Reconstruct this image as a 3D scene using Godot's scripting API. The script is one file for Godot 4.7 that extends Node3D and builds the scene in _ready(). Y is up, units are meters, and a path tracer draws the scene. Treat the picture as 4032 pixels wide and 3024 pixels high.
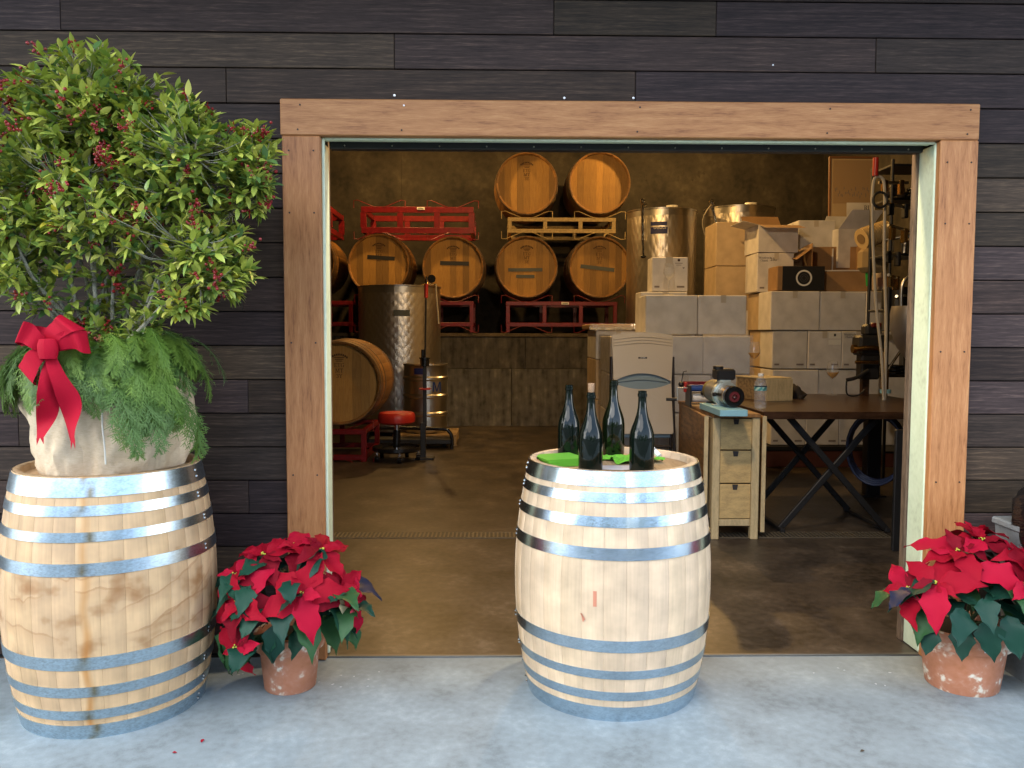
extends Node3D
# A winery doorway dressed for the holidays: dark board siding, timber frame, barrels, and the cellar behind.

var M := {}
var used := {}
var rng := RandomNumberGenerator.new()


func _ready() -> void:
	var cam := Camera3D.new()
	cam.name = "camera"
	cam.position = Vector3(0, 1.386, 0)
	cam.rotation = Vector3(-0.0626, -0.017, 0.003)
	cam.fov = 50.27
	cam.near = 0.05
	cam.far = 400.0
	add_child(cam)
	cam.current = true
	var env := Environment.new()
	env.background_mode = Environment.BG_SKY
	env.sky = Sky.new()
	env.sky.sky_material = sky_material()
	env.background_energy_multiplier = 1.0
	env.tonemap_mode = Environment.TONE_MAPPER_LINEAR
	env.tonemap_exposure = 1.76
	env.sdfgi_enabled = true
	env.ssao_enabled = true
	env.ssil_enabled = true
	var we := WorldEnvironment.new()
	we.name = "environment"
	we.environment = env
	add_child(we)
	var sun := DirectionalLight3D.new()
	sun.name = "sun"
	sun.light_energy = 0.3
	sun.light_angular_distance = 40.0
	sun.light_color = Color(1.0, 0.96, 0.9)
	sun.shadow_enabled = true
	sun.rotation_degrees = Vector3(-40, -24, 0)
	add_child(sun)
	rng.seed = 11
	materials()
	setting()
	door_frame()
	siding_wall()
	porch_eave()
	cellar_shell()
	ceiling_lamps()
	front_barrels()
	planter()
	poinsettias()
	table_top_things()
	waste_bin()
	cellar_barrels()
	cellar_steel()
	cellar_left_things()
	cartons()
	work_tables()
	right_corner()


# ---------------------------------------------------------------- nodes
func numbered(parent: Node, called: String) -> String:
	var key := "%d/%s" % [parent.get_instance_id(), called]
	var n: int = used.get(key, 0)
	used[key] = n + 1
	return called if n == 0 else "%s_%03d" % [called, n]


func obj(called: String, mesh, mat: Material, parent: Node = self, at := Transform3D()) -> MeshInstance3D:
	var o := MeshInstance3D.new()
	o.name = numbered(parent, called)
	o.mesh = done(mesh) if mesh is SurfaceTool else mesh
	o.material_override = mat
	o.transform = at
	parent.add_child(o, true)
	return o


func tag(o: Node, label: String, category := "", group := "") -> Node:
	o.set_meta("label", label)
	if category:
		o.set_meta("category", category)
	if group:
		o.set_meta("group", group)
	return o


func thing(called: String, label: String, category: String, at := Vector3.ZERO, turn := 0.0, group := "") -> Node3D:
	var o := Node3D.new()
	o.name = numbered(self, called)
	o.position = at
	o.rotation.y = turn
	add_child(o, true)
	tag(o, label, category, group)
	return o


func struct(called: String, mesh, mat: Material) -> MeshInstance3D:
	var o := obj(called, mesh, mat)
	o.set_meta("kind", "structure")
	return o


func stuff(o: Node) -> Node:
	o.set_meta("kind", "stuff")
	return o


# ---------------------------------------------------------------- meshes
func S(flat := true) -> SurfaceTool:
	var s := SurfaceTool.new()
	s.begin(Mesh.PRIMITIVE_TRIANGLES)
	s.set_smooth_group(-1 if flat else 0)
	return s


func done(s: SurfaceTool) -> ArrayMesh:
	s.generate_normals()
	return s.commit()


func tri(s: SurfaceTool, a: Vector3, b: Vector3, c: Vector3) -> void:   # counter-clockwise seen from outside
	s.set_uv(Vector2.ZERO)
	s.add_vertex(a)
	s.add_vertex(c)
	s.add_vertex(b)


func quad(s: SurfaceTool, a: Vector3, b: Vector3, c: Vector3, d: Vector3) -> void:
	tri(s, a, b, c)
	tri(s, a, c, d)


func uvquad(s: SurfaceTool, p: Array, uv: Array) -> void:
	for i in [0, 2, 1, 0, 3, 2]:
		s.set_uv(uv[i])
		s.add_vertex(p[i])


func box(s: SurfaceTool, c: Vector3, size: Vector3, bev := 0.003, x := Transform3D()) -> void:
	s.set_smooth_group(-1)
	var h := size / 2
	var b: float = minf(bev, minf(h.x, minf(h.y, h.z)) * 0.45)
	if b <= 0.0:
		for ax in 3:
			for sg in [-1.0, 1.0]:
				var n := Vector3.ZERO
				n[ax] = sg
				var u := Vector3.ZERO
				u[(ax + 1) % 3] = 1.0
				var v := n.cross(u)
				var o: Vector3 = c + n * h
				quad(s, x * (o - u * h - v * h), x * (o + u * h - v * h), x * (o + u * h + v * h), x * (o - u * h + v * h))
		return
	var i := h - Vector3(b, b, b)
	for ax in 3:
		for sg in [-1.0, 1.0]:
			var n := Vector3.ZERO
			n[ax] = sg
			var u := Vector3.ZERO
			u[(ax + 1) % 3] = 1.0
			var v := n.cross(u)
			var o: Vector3 = c + n * h
			quad(s, x * (o - u * i - v * i), x * (o + u * i - v * i), x * (o + u * i + v * i), x * (o - u * i + v * i))
	for ax in 3:
		var e := Vector3.ZERO
		e[ax] = 1.0
		var a1 := Vector3.ZERO
		a1[(ax + 1) % 3] = 1.0
		var a2 := Vector3.ZERO
		a2[(ax + 2) % 3] = 1.0
		for p in [-1.0, 1.0]:
			for q in [-1.0, 1.0]:
				var f1: Vector3 = c + a1 * p * h + a2 * q * i
				var f2: Vector3 = c + a1 * p * i + a2 * q * h
				var l: Vector3 = e * i
				if p * q > 0:
					quad(s, x * (f1 - l), x * (f2 - l), x * (f2 + l), x * (f1 + l))
				else:
					quad(s, x * (f1 - l), x * (f1 + l), x * (f2 + l), x * (f2 - l))
	for p in [-1.0, 1.0]:
		for q in [-1.0, 1.0]:
			for r in [-1.0, 1.0]:
				var k := Vector3(p, q, r)
				var A: Vector3 = c + Vector3(p * h.x, q * i.y, r * i.z)
				var B: Vector3 = c + Vector3(p * i.x, q * h.y, r * i.z)
				var C: Vector3 = c + Vector3(p * i.x, q * i.y, r * h.z)
				if k.x * k.y * k.z > 0:
					tri(s, x * A, x * B, x * C)
				else:
					tri(s, x * A, x * C, x * B)


func boxm(c: Vector3, size: Vector3, bev := 0.003) -> ArrayMesh:
	var s := S()
	box(s, c, size, bev)
	return done(s)


func lathe(s: SurfaceTool, prof: Array, segs := 32, x := Transform3D(), a0 := 0.0, a1 := TAU, wob = null) -> void:
	var grp := 1
	var vmax: float = prof.size() - 1.0
	for k in prof.size() - 1:
		var p: Vector2 = prof[k]
		var q: Vector2 = prof[k + 1]
		if k > 0:
			var pr: Vector2 = prof[k - 1]
			if absf((p - pr).angle_to(q - p)) > 0.6:
				grp += 1
		s.set_smooth_group(grp)
		for i in segs:
			var t0 := a0 + (a1 - a0) * i / segs
			var t1 := a0 + (a1 - a0) * (i + 1) / segs
			var P := [Vector3(sin(t0) * p.x, p.y, cos(t0) * p.x), Vector3(sin(t1) * p.x, p.y, cos(t1) * p.x), Vector3(sin(t1) * q.x, q.y, cos(t1) * q.x), Vector3(sin(t0) * q.x, q.y, cos(t0) * q.x)]
			if wob != null:
				P = P.map(wob)
			var U := [Vector2(float(i) / segs, 1 - k / vmax), Vector2(float(i + 1) / segs, 1 - k / vmax), Vector2(float(i + 1) / segs, 1 - (k + 1) / vmax), Vector2(float(i) / segs, 1 - (k + 1) / vmax)]
			for j in 4:
				P[j] = x * P[j]
			var order := [0, 2, 1, 0, 3, 2]
			if p.x < 1e-6:
				order = [0, 3, 2]
			elif q.x < 1e-6:
				order = [0, 2, 1]
			for j in order:
				s.set_uv(U[j])
				s.add_vertex(P[j])


func tube(s: SurfaceTool, pts: Array, rad, sides := 6, cap := true) -> void:
	s.set_smooth_group(0)
	var n := pts.size()
	var rings := []
	var d0: Vector3 = (pts[1] - pts[0]).normalized()
	var u := d0.cross(Vector3.UP if absf(d0.y) < 0.9 else Vector3.RIGHT).normalized()
	for k in n:
		var d: Vector3 = (pts[mini(k + 1, n - 1)] - pts[maxi(k - 1, 0)]).normalized()
		u = (u - d * u.dot(d)).normalized()
		var v := d.cross(u)
		var r: float = rad[k] if rad is Array else rad
		var ring := []
		for i in sides:
			var a := TAU * i / sides
			ring.append(pts[k] + (u * cos(a) + v * sin(a)) * r)
		rings.append(ring)
	for k in n - 1:
		for i in sides:
			var j := (i + 1) % sides
			quad(s, rings[k][i], rings[k][j], rings[k + 1][j], rings[k + 1][i])
	if cap:
		s.set_smooth_group(7)
		for i in range(1, sides - 1):
			tri(s, rings[0][0], rings[0][i + 1], rings[0][i])
			tri(s, rings[n - 1][0], rings[n - 1][i], rings[n - 1][i + 1])
	s.set_smooth_group(0)


func curve(pts: Array, per := 6) -> Array:
	var out := []
	for k in pts.size() - 1:
		var a: Vector3 = pts[maxi(k - 1, 0)]
		var b: Vector3 = pts[k]
		var c: Vector3 = pts[k + 1]
		var d: Vector3 = pts[mini(k + 2, pts.size() - 1)]
		for i in per:
			out.append(b.cubic_interpolate(c, a, d, float(i) / per))
	out.append(pts[-1])
	return out


func cyl(s: SurfaceTool, a: Vector3, b: Vector3, r: float, segs := 16, r2 := -1.0) -> void:
	var y := (b - a)
	var len := y.length()
	y = y.normalized()
	var z := y.cross(Vector3.RIGHT if absf(y.x) < 0.9 else Vector3.UP).normalized()
	lathe(s, [Vector2(0, 0), Vector2(r, 0), Vector2(r if r2 < 0 else r2, len), Vector2(0, len)], segs, Transform3D(Basis(y.cross(z), y, z), a))


func ball(s: SurfaceTool, c: Vector3, r: float, segs := 8, sy := 1.0) -> void:
	var prof := []
	for k in segs / 2 + 1:
		var a := -PI / 2 + PI * k / (segs / 2)
		prof.append(Vector2(maxf(cos(a) * r, 0.0) if k > 0 and k < segs / 2 else 0.0, sin(a) * r * sy))
	lathe(s, prof, segs, Transform3D(Basis(), c))


func prism(s: SurfaceTool, poly: PackedVector2Array, z0: float, z1: float, x := Transform3D()) -> void:   # xy outline, pushed along z
	s.set_smooth_group(-1)
	var p := poly
	if Geometry2D.is_polygon_clockwise(p):
		p = p.duplicate()
		p.reverse()
	var ids := Geometry2D.triangulate_polygon(p)
	for k in range(0, ids.size(), 3):
		var a := p[ids[k]]
		var b := p[ids[k + 1]]
		var c := p[ids[k + 2]]
		if (b - a).cross(c - a) < 0:
			var t := b
			b = c
			c = t
		tri(s, x * Vector3(a.x, a.y, z1), x * Vector3(b.x, b.y, z1), x * Vector3(c.x, c.y, z1))
		tri(s, x * Vector3(a.x, a.y, z0), x * Vector3(c.x, c.y, z0), x * Vector3(b.x, b.y, z0))
	for k in p.size():
		var a := p[k]
		var b := p[(k + 1) % p.size()]
		quad(s, x * Vector3(a.x, a.y, z0), x * Vector3(b.x, b.y, z0), x * Vector3(b.x, b.y, z1), x * Vector3(a.x, a.y, z1))


func text(words: String, high: float, mat: Material, parent: Node, at: Transform3D, called := "lettering", font := "Droid Sans") -> MeshInstance3D:
	var t := TextMesh.new()
	t.text = words
	var f := SystemFont.new()
	f.font_names = PackedStringArray([font])
	t.font = f
	t.font_size = 32
	t.pixel_size = high / 24.0
	t.depth = 0.001
	t.curve_step = 4.0
	return obj(called, t, mat, parent, at)


func X(at: Vector3, turn := Vector3.ZERO, scale := Vector3.ONE) -> Transform3D:
	return Transform3D(Basis.from_euler(turn).scaled_local(scale), at)


# ---------------------------------------------------------------- materials
func lin(r: float, g: float, b: float) -> Color:
	return Color(r, g, b).linear_to_srgb()


func noise_img(w: int, h: int, f: float, oct: int, sd: int, kind := FastNoiseLite.TYPE_SIMPLEX_SMOOTH) -> Image:
	var n := FastNoiseLite.new()
	n.noise_type = kind
	n.seed = sd
	n.frequency = f
	n.fractal_octaves = oct
	return n.get_seamless_image(w, h, false, false, 0.15, true)


func nbytes(w: int, h: int, f: float, oct: int, sd: int, sw := 1, sh := 1, kind := FastNoiseLite.TYPE_SIMPLEX_SMOOTH) -> PackedByteArray:   # sw, sh: stretched that many times
	var im := noise_img(w / sw, h / sh, f, oct, sd, kind)
	im.convert(Image.FORMAT_L8)
	if sw > 1 or sh > 1:
		im.resize(w, h, Image.INTERPOLATE_CUBIC)
	return im.get_data()


func ramp(stops: Array) -> Array:
	var g := Gradient.new()
	g.offsets = PackedFloat32Array(range(stops.size()).map(func(i): return float(i) / (stops.size() - 1)))
	g.colors = PackedColorArray(stops)
	return range(256).map(func(i): return g.sample(i / 255.0))


func mix_tex(w: int, h: int, layers: Array, stops: Array, gain := 1.0) -> ImageTexture:   # layers: [bytes, weight]
	var lut := ramp(stops)
	var R := PackedByteArray()
	var G := PackedByteArray()
	var B := PackedByteArray()
	for c in lut:
		R.append(int(clampf(c.r, 0, 1) * 255))
		G.append(int(clampf(c.g, 0, 1) * 255))
		B.append(int(clampf(c.b, 0, 1) * 255))
	var out := PackedByteArray()
	out.resize(w * h * 3)
	var a: PackedByteArray = layers[0][0]
	var b: PackedByteArray = layers[1][0]
	var c: PackedByteArray = layers[2][0] if layers.size() > 2 else b
	var wa: float = layers[0][1] * gain
	var wb: float = layers[1][1] * gain
	var wc: float = layers[2][1] * gain if layers.size() > 2 else 0.0
	var off := 127.5 - 127.5 * (wa + wb + wc)
	for i in w * h:
		var v := clampi(int(a[i] * wa + b[i] * wb + c[i] * wc + off), 0, 255)
		out[i * 3] = R[v]
		out[i * 3 + 1] = G[v]
		out[i * 3 + 2] = B[v]
	return ImageTexture.create_from_image(Image.create_from_data(w, h, false, Image.FORMAT_RGB8, out))


func grey(bytes: PackedByteArray, w: int, h: int) -> ImageTexture:
	return ImageTexture.create_from_image(Image.create_from_data(w, h, false, Image.FORMAT_L8, bytes))


func mat(color: Color, rough := 0.6, metal := 0.0, tex: Texture2D = null, scale := Vector3.ZERO, bump: Texture2D = null, depth := 0.1, off := Vector3.ZERO) -> StandardMaterial3D:
	var m := StandardMaterial3D.new()
	m.albedo_color = color
	m.roughness = rough
	m.metallic = metal
	m.albedo_texture = tex
	if scale != Vector3.ZERO:
		m.uv1_triplanar = true
		m.uv1_scale = scale
		m.uv1_offset = off
		m.uv1_triplanar_sharpness = 8.0
	if bump:
		m.heightmap_enabled = true
		m.heightmap_texture = bump
		m.heightmap_scale = depth
	return m


func vary(m: StandardMaterial3D, tint: Color, off: Vector3) -> StandardMaterial3D:
	var c: StandardMaterial3D = m.duplicate()
	c.albedo_color = m.albedo_color * tint
	c.uv1_offset = off
	return c


func clear(tint: Color, alpha := 0.06, rough := 0.02) -> StandardMaterial3D:
	var m := StandardMaterial3D.new()
	m.transparency = BaseMaterial3D.TRANSPARENCY_ALPHA
	m.albedo_color = Color(tint, alpha)
	m.roughness = rough
	return m


func sky_material() -> PanoramaSkyMaterial:
	var w := 512
	var h := 256
	var n1 := nbytes(w, h, 0.012, 5, 5)
	var im := Image.create(w, h, false, Image.FORMAT_RGBF)
	for y in h:
		var up := 1.0 - 2.0 * y / h
		var e := clampf(up, 0.0, 1.0)
		for x in w:
			var v := n1[y * w + x] / 255.0
			var cl := smoothstep(0.5, 0.68, v)
			var blue := Vector3(0.3, 0.55, 1.1).lerp(Vector3(1.25, 1.5, 1.85), pow(1.0 - e, 3.0))
			var c := blue.lerp(Vector3(5.2, 5.15, 5.0), cl)
			if up < 0.0:
				c = Vector3(0.12, 0.13, 0.14)
			im.set_pixel(x, y, Color(c.x, c.y, c.z))
	var m := PanoramaSkyMaterial.new()
	m.panorama = ImageTexture.create_from_image(im)
	m.energy_multiplier = 1.0
	return m


func materials() -> void:
	var f1 := nbytes(512, 512, 0.012, 5, 1)
	var f2 := nbytes(512, 512, 0.06, 4, 2)
	var f3 := nbytes(512, 512, 0.3, 2, 3)
	var f4 := nbytes(512, 512, 0.03, 4, 4)
	var bumpy := grey(f2, 512, 512)
	var fine := grey(f3, 512, 512)
	M.bumpy = bumpy
	# dark stained siding: pale streaks along x
	var sid := mix_tex(512, 512, [[f1, 0.9], [f2, 0.9], [f3, 0.35]], [lin(.022, .016, .0137), lin(.035, .025, .0207), lin(.047, .033, .027), lin(.094, .065, .049)])
	for k in 8:
		var t: float = [1.0, 0.86, 1.12, 0.95, 1.05, 0.9, 1.18, 0.98][k]
		M["siding%d" % k] = mat(Color(t, t * (0.97 + 0.01 * (k % 4)), t * (0.9 + 0.07 * (k % 3))), 0.5, 0.0, sid, Vector3(.4, 11, 11), fine, 0.01, Vector3(.13 * k, .37 * k, .21 * k))
		M["siding%d" % k].metallic_specular = .28
	M.backing = mat(lin(.008, .008, .008), 0.9)
	# red-brown timber of the frame
	var tim := mix_tex(512, 512, [[f1, 0.8], [f2, 0.55], [f3, 0.25]], [lin(.21, .078, .021), lin(.345, .145, .045), lin(.41, .185, .062), lin(.48, .24, .09)])
	M.timber = mat(Color.WHITE, 0.55, 0.0, tim, Vector3(.5, 5, 5), bumpy, 0.05)
	M.timber_side = mat(Color(.97, .95, .95), 0.55, 0.0, tim, Vector3(5, .5, 5), bumpy, 0.05, Vector3(.3, .6, .1))
	M.timber_side2 = mat(Color(1.05, 1.04, 1.06), 0.55, 0.0, tim, Vector3(5, .5, 5), bumpy, 0.05, Vector3(.7, .2, .5))
	M.old_post = mat(lin(.2, .135, .085), .8, 0.0, bumpyish(f1, f2, .5), Vector3(5, .6, 5))
	M.screw = mat(lin(.05, .035, .03), 0.5, 0.6)
	M.bright_screw = mat(lin(.7, .7, .7), 0.3, 0.8)
	var gp := mix_tex(256, 256, [[nbytes(256, 256, 0.02, 4, 8), 0.7], [nbytes(256, 256, 0.1, 3, 9), 0.7]], [lin(.52, .6, .43), lin(.62, .72, .52), lin(.66, .76, .56), lin(.7, .8, .6)])
	M.green_paint = mat(Color.WHITE, 0.5, 0.0, gp, Vector3(1.5, 1.1, 1.5))
	# concretes
	var slab := mix_tex(1024, 1024, [[nbytes(1024, 1024, 0.006, 6, 12), 0.85], [nbytes(1024, 1024, 0.05, 4, 13), 0.55], [nbytes(1024, 1024, 0.35, 2, 14), 0.3]], [lin(.15, .174, .178), lin(.198, .23, .238), lin(.23, .272, .285), lin(.29, .336, .35)])
	M.slab = mat(Color.WHITE, 0.62, 0.0, slab, Vector3(.42, .42, .42), bumpy, 0.05)
	M.slab.metallic_specular = .3
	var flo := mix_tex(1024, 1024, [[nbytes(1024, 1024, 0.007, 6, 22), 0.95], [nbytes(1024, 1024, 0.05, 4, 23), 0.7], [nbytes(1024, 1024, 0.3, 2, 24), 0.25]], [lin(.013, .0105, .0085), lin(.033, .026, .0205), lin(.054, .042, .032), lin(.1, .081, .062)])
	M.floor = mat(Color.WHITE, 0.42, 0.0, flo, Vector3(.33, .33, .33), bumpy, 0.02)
	var wal := mix_tex(512, 512, [[nbytes(512, 512, 0.008, 6, 32), 0.9], [nbytes(512, 512, 0.05, 4, 33), 0.5], [f3, 0.2]], [lin(.006, .005, .003), lin(.02, .016, .0105), lin(.032, .026, .0175), lin(.056, .047, .033)])
	M.wall = mat(Color.WHITE, 0.85, 0.0, wal, Vector3(.3, .3, .3), bumpy, 0.2)
	var lw := mix_tex(512, 512, [[nbytes(512, 512, 0.03, 5, 42, 1, 8), 0.75], [nbytes(512, 512, 0.02, 5, 43), 0.7], [f3, 0.2]], [lin(.03, .028, .024), lin(.085, .08, .07), lin(.12, .114, .1), lin(.2, .19, .165)])
	M.low_wall = mat(Color.WHITE, 0.7, 0.0, lw, Vector3(.6, .5, .6), bumpy, 0.2)
	M.ledge = mat(lin(.16, .12, .07), 0.8, 0.0, bumpyish(f2, f1), Vector3(1, 1, 1))
	# oak
	M.oak_end = mat(lin(.5, .36, .21), 0.7, 0.0, bumpyish(f2, f1), Vector3(3, 3, 3))
	var oak := mix_tex(512, 512, [[f1, 0.6], [f2, 0.5], [f3, 0.2]], [lin(.3, .185, .09), lin(.44, .3, .165), lin(.52, .365, .21), lin(.6, .45, .28)])
	for k in 4:
		var t: float = [1.0, 0.84, 1.08, 0.93][k]
		M["head%d" % k] = mat(Color(t, t * .98, t * .96), 0.65, 0.0, oak, Vector3(9, 9, .9) if true else Vector3.ONE, bumpy, 0.03, Vector3(.3 * k, .1 * k, .23 * k))
		M["cask_head%d" % k] = mat(Color(t * .82, t * .73, t * .47), 0.6, 0.0, oak, Vector3(9, 9, .9), bumpy, 0.03, Vector3(.2 * k, .15 * k, .33 * k))
		M["cask_stave%d" % k] = mat(Color(t * .7, t * .58, t * .36), 0.6, 0.0, oak, Vector3(7, .8, 7), bumpy, 0.03, Vector3(.2 * k, .15 * k, .33 * k))
	M.galv = mat(lin(.62, .76, .88), 0.22, 1.0, bumpyish(f4, f1, .16), Vector3(5, 9, 5))
	M.galv_old = mat(lin(.6, .75, .86), 0.28, 1.0, bumpyish(f4, f1, .22), Vector3(5, 9, 5))
	M.galv_old.vertex_color_use_as_albedo = true
	M.cask_hoop = mat(lin(.22, .15, .09), 0.45, 0.7, bumpyish(f4, f1), Vector3(4, 4, 4))
	M.steel = mat(lin(.55, .52, .47), 0.32, 1.0)
	M.chrome = mat(lin(.75, .74, .72), 0.1, 1.0)
	M.brass = mat(lin(.62, .4, .16), 0.22, 1.0)
	# others
	M.black = mat(lin(.012, .012, .013), 0.5)
	M.black_gloss = mat(lin(.01, .01, .011), 0.22)
	M.rubber = mat(lin(.018, .018, .018), 0.8)
	M.red_paint = mat(lin(.2, .004, .008), 0.38, 0.0, bumpyish(f1, f2), Vector3(2, 2, 2))
	M.red_seat = mat(lin(.42, .02, .012), 0.4)
	M.tan_paint = mat(lin(.45, .33, .15), 0.6, 0.0, bumpyish(f1, f2), Vector3(3, 3, 3))
	M.white_print = mat(lin(.75, .74, .7), 0.6)
	M.ink = mat(lin(.035, .03, .03), 0.8)
	M.burnt = mat(lin(.05, .02, .01), 0.8)
	var card := bumpyish(nbytes(512, 512, 0.01, 4, 52), f3, 0.16)
	M.card_white = mat(lin(.76, .73, .71), 0.75, 0.0, card, Vector3(.9, .9, .9))
	M.card_white2 = mat(lin(.7, .675, .655), 0.75, 0.0, card, Vector3(.9, .9, .9), null, 0.1, Vector3(.4, .2, .7))
	M.card_brown = mat(lin(.36, .21, .095), 0.8, 0.0, card, Vector3(.8, .8, .8))
	M.card_cream = mat(lin(.57, .43, .27), 0.75, 0.0, card, Vector3(.9, .9, .9))
	M.tape = mat(lin(.52, .47, .4), 0.3)
	M.film = clear(Color(.95, .96, 1.0), 0.22, 0.14)
	M.glass = clear(Color(.98, .98, .96), 0.04, 0.0)
	M.wine = clear(Color(.8, .6, .16), 0.7, 0.02)
	M.water_plastic = clear(Color(.9, .95, 1.0), 0.12, 0.06)
	M.bottle = mat(lin(.003, .006, .004), 0.035)
	M.bottle.metallic_specular = .42
	M.bottle2 = mat(lin(.003, .006, .002), 0.04)
	M.cork = mat(lin(.5, .3, .16), 0.85, 0.0, bumpyish(f2, f3, .5), Vector3(12, 12, 12))
	M.napkin = mat(lin(.16, .5, .03), 0.85, 0.0, bumpyish(f3, f2, .15), Vector3(8, 8, 8))
	M.paper = mat(lin(.6, .58, .6), 0.8)
	M.plywood = mat(lin(.5, .37, .2), 0.6, 0.0, bumpyish(f1, f2, .45), Vector3(1.2, 4, 4))
	M.plywood_front = mat(lin(.62, .44, .19), 0.6, 0.0, bumpyish(f1, f2, .2), Vector3(1.5, 4, 4))
	M.birch = mat(lin(.62, .49, .27), 0.6, 0.0, bumpyish(f1, f2, .2), Vector3(5, 1, 5))
	M.leaf_board = mat(lin(.42, .21, .07), 0.5, 0.0, bumpyish(f1, f2, .5), Vector3(4, 4, .8))
	M.table_top = mat(lin(.075, .036, .019), 0.3, 0.0, bumpyish(f1, f2, .5), Vector3(.9, 5, 6))
	M.chair_plastic = mat(lin(.58, .48, .35), 0.45, 0.0, bumpyish(f3, f2, .1), Vector3(6, 6, 6))
	M.slate_plastic = mat(lin(.2, .26, .28), 0.5)
	M.blue = mat(lin(.01, .05, .24), 0.35)
	M.blue_tape = mat(lin(.005, .012, .11), 0.5)
	M.pale_blue = mat(lin(.25, .5, .6), 0.5)
	M.grey_tape = mat(lin(.05, .06, .06), 0.5)
	M.rope = mat(lin(.42, .38, .31), 0.8)
	M.green_plastic = mat(lin(.01, .3, .06), 0.35)
	M.hose = mat(lin(.045, .055, .11), 0.25)
	M.bin = mat(lin(.22, .24, .24), 0.6, 0.0, bumpyish(f1, f2, .15), Vector3(2, 2, 2))
	M.bag = mat(lin(.006, .006, .007), 0.3, 0.0, null, Vector3.ZERO, bumpy, 0.4)
	M.terracotta = terracotta()
	M.soil = mat(lin(.025, .018, .012), 0.95, 0.0, null, Vector3(5, 5, 5), bumpy, 0.6)
	var bur := mix_tex(512, 512, [[f4, 0.35], [f3, 0.5], [nbytes(512, 512, 0.2, 2, 61, 8, 1), 0.4]], [lin(.4, .3, .19), lin(.57, .45, .3), lin(.65, .53, .37), lin(.72, .6, .44)])
	M.burlap = mat(Color.WHITE, 0.9, 0.0, bur, Vector3(3, 3, 3), fine, 0.12)
	M.ribbon = mat(lin(.4, .004, .022), 0.7, 0.0, bumpyish(f3, f2, .12), Vector3(9, 9, 9), fine, 0.03)
	M.ribbon.metallic_specular = .25
	M.cord = mat(lin(.75, .72, .62), 0.8)
	# leaves
	for k in 6:
		var c: Color = [lin(.42, .47, .08), lin(.31, .38, .065), lin(.19, .29, .06), lin(.56, .55, .13), lin(.08, .16, .045), lin(.52, .46, .05)][k]
		M["leaf%d" % k] = leafy(c, 0.3, 0.14)
	M.leaf_many = leafy(lin(.5,.7,.1), 0.35, 0.16)
	M.leaf_many.albedo_color = Color.WHITE
	M.leaf_many.vertex_color_use_as_albedo = true
	M.bark = mat(lin(.5, .47, .35), 0.85, 0.0, bumpyish(f2, f1, .5), Vector3(8, 3, 8), bumpy, 0.3)
	M.berry = mat(lin(.22, .008, .01), 0.28)
	for k in 3:
		M["cedar%d" % k] = leafy([lin(.085, .165, .018), lin(.12, .21, .025), lin(.06, .125, .022)][k], 0.6, 0.1)
	for k in 5:
		M["bract%d" % k] = leafy([lin(.27, .002, .013), lin(.16, .0015, .009), lin(.35, .004, .024), lin(.5, .05, .08), lin(.6, .5, .28)][k], 0.7, 0.06)
		M["bract%d" % k].metallic_specular = .25
		M["bract%d" % k].vertex_color_use_as_albedo = true
	for k in 4:
		M["pgreen%d" % k] = leafy([lin(.008, .04, .026), lin(.012, .052, .03), lin(.025, .075, .025), lin(.014, .02, .045)][k], 0.45, 0.04)
		M["pgreen%d" % k].metallic_specular = .3
		M["pgreen%d" % k].vertex_color_use_as_albedo = true
	M.cyathia = mat(lin(.5, .5, .06), 0.6)
	M.ink_leaf = mat(lin(.05, .035, .02), .8)
	M.stalk = mat(lin(.06, .09, .03), 0.7)
	M.wood_pale = mat(lin(.45, .3, .14), 0.7, 0.0, bumpyish(f1, f2, .5), Vector3(1, 5, 5))
	M.engine = engine_turned()


func bumpyish(a: PackedByteArray, b: PackedByteArray, depth := 0.3) -> ImageTexture:   # pale mottle to multiply a colour with
	var d := 1.0 - depth
	return mix_tex(512, 512, [[a, 0.8], [b, 0.6]], [Color(d, d, d), Color(1 - depth * .4, 1 - depth * .4, 1 - depth * .4), Color.WHITE])


func leafy(c: Color, rough: float, through: float) -> StandardMaterial3D:
	var m := mat(c, rough)
	m.backlight_enabled = true
	var l := c.srgb_to_linear()
	var top := maxf(l.r, maxf(l.g, l.b))
	m.backlight = Color(l.r / top * through, l.g / top * through, l.b / top * through).linear_to_srgb()
	m.metallic_specular = .5
	m.cull_mode = BaseMaterial3D.CULL_DISABLED
	return m


func terracotta() -> StandardMaterial3D:
	var t := mix_tex(512, 512, [[nbytes(512, 512, 0.012, 4, 71), 1.3], [nbytes(512, 512, 0.05, 4, 72), 0.6]], [lin(.36, .14, .065), lin(.39, .155, .075), lin(.4, .158, .08), lin(.41, .165, .088), lin(.42, .175, .095), lin(.43, .19, .11), lin(.45, .22, .14), lin(.6, .48, .36), lin(.68, .62, .52)])
	return mat(Color.WHITE, 0.85, 0.0, t, Vector3(1.5, 1.5, 1.5), M.bumpy, 0.06)


func engine_turned() -> StandardMaterial3D:   # rows of overlapping brushed discs
	var n := 128
	var px := PackedByteArray()
	px.resize(n * n)
	for y in n:
		for x in n:
			var u := float(x) / n
			var v := float(y) / n
			var best := 0.0
			for k in [[0.0, 0.0], [1.0, 0.0], [0.0, 1.0], [1.0, 1.0], [0.5, 0.5], [1.5, 0.5], [-0.5, 0.5]]:
				var d := Vector2(u - k[0], (v - k[1])).length()
				if d < 0.62:
					best = maxf(best, 1.0 - d * 1.25 if k[0] != 0.5 else 1.15 - d * 1.25)
			px[y * n + x] = int(clampf(best, 0, 1) * 255)
	var m := mat(lin(.62, .57, .5), 0.36, 1.0)
	m.heightmap_enabled = true
	m.heightmap_texture = grey(px, n, n)
	m.heightmap_scale = 0.5
	m.uv1_scale = Vector3(34, 26, 1)
	return m


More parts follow.
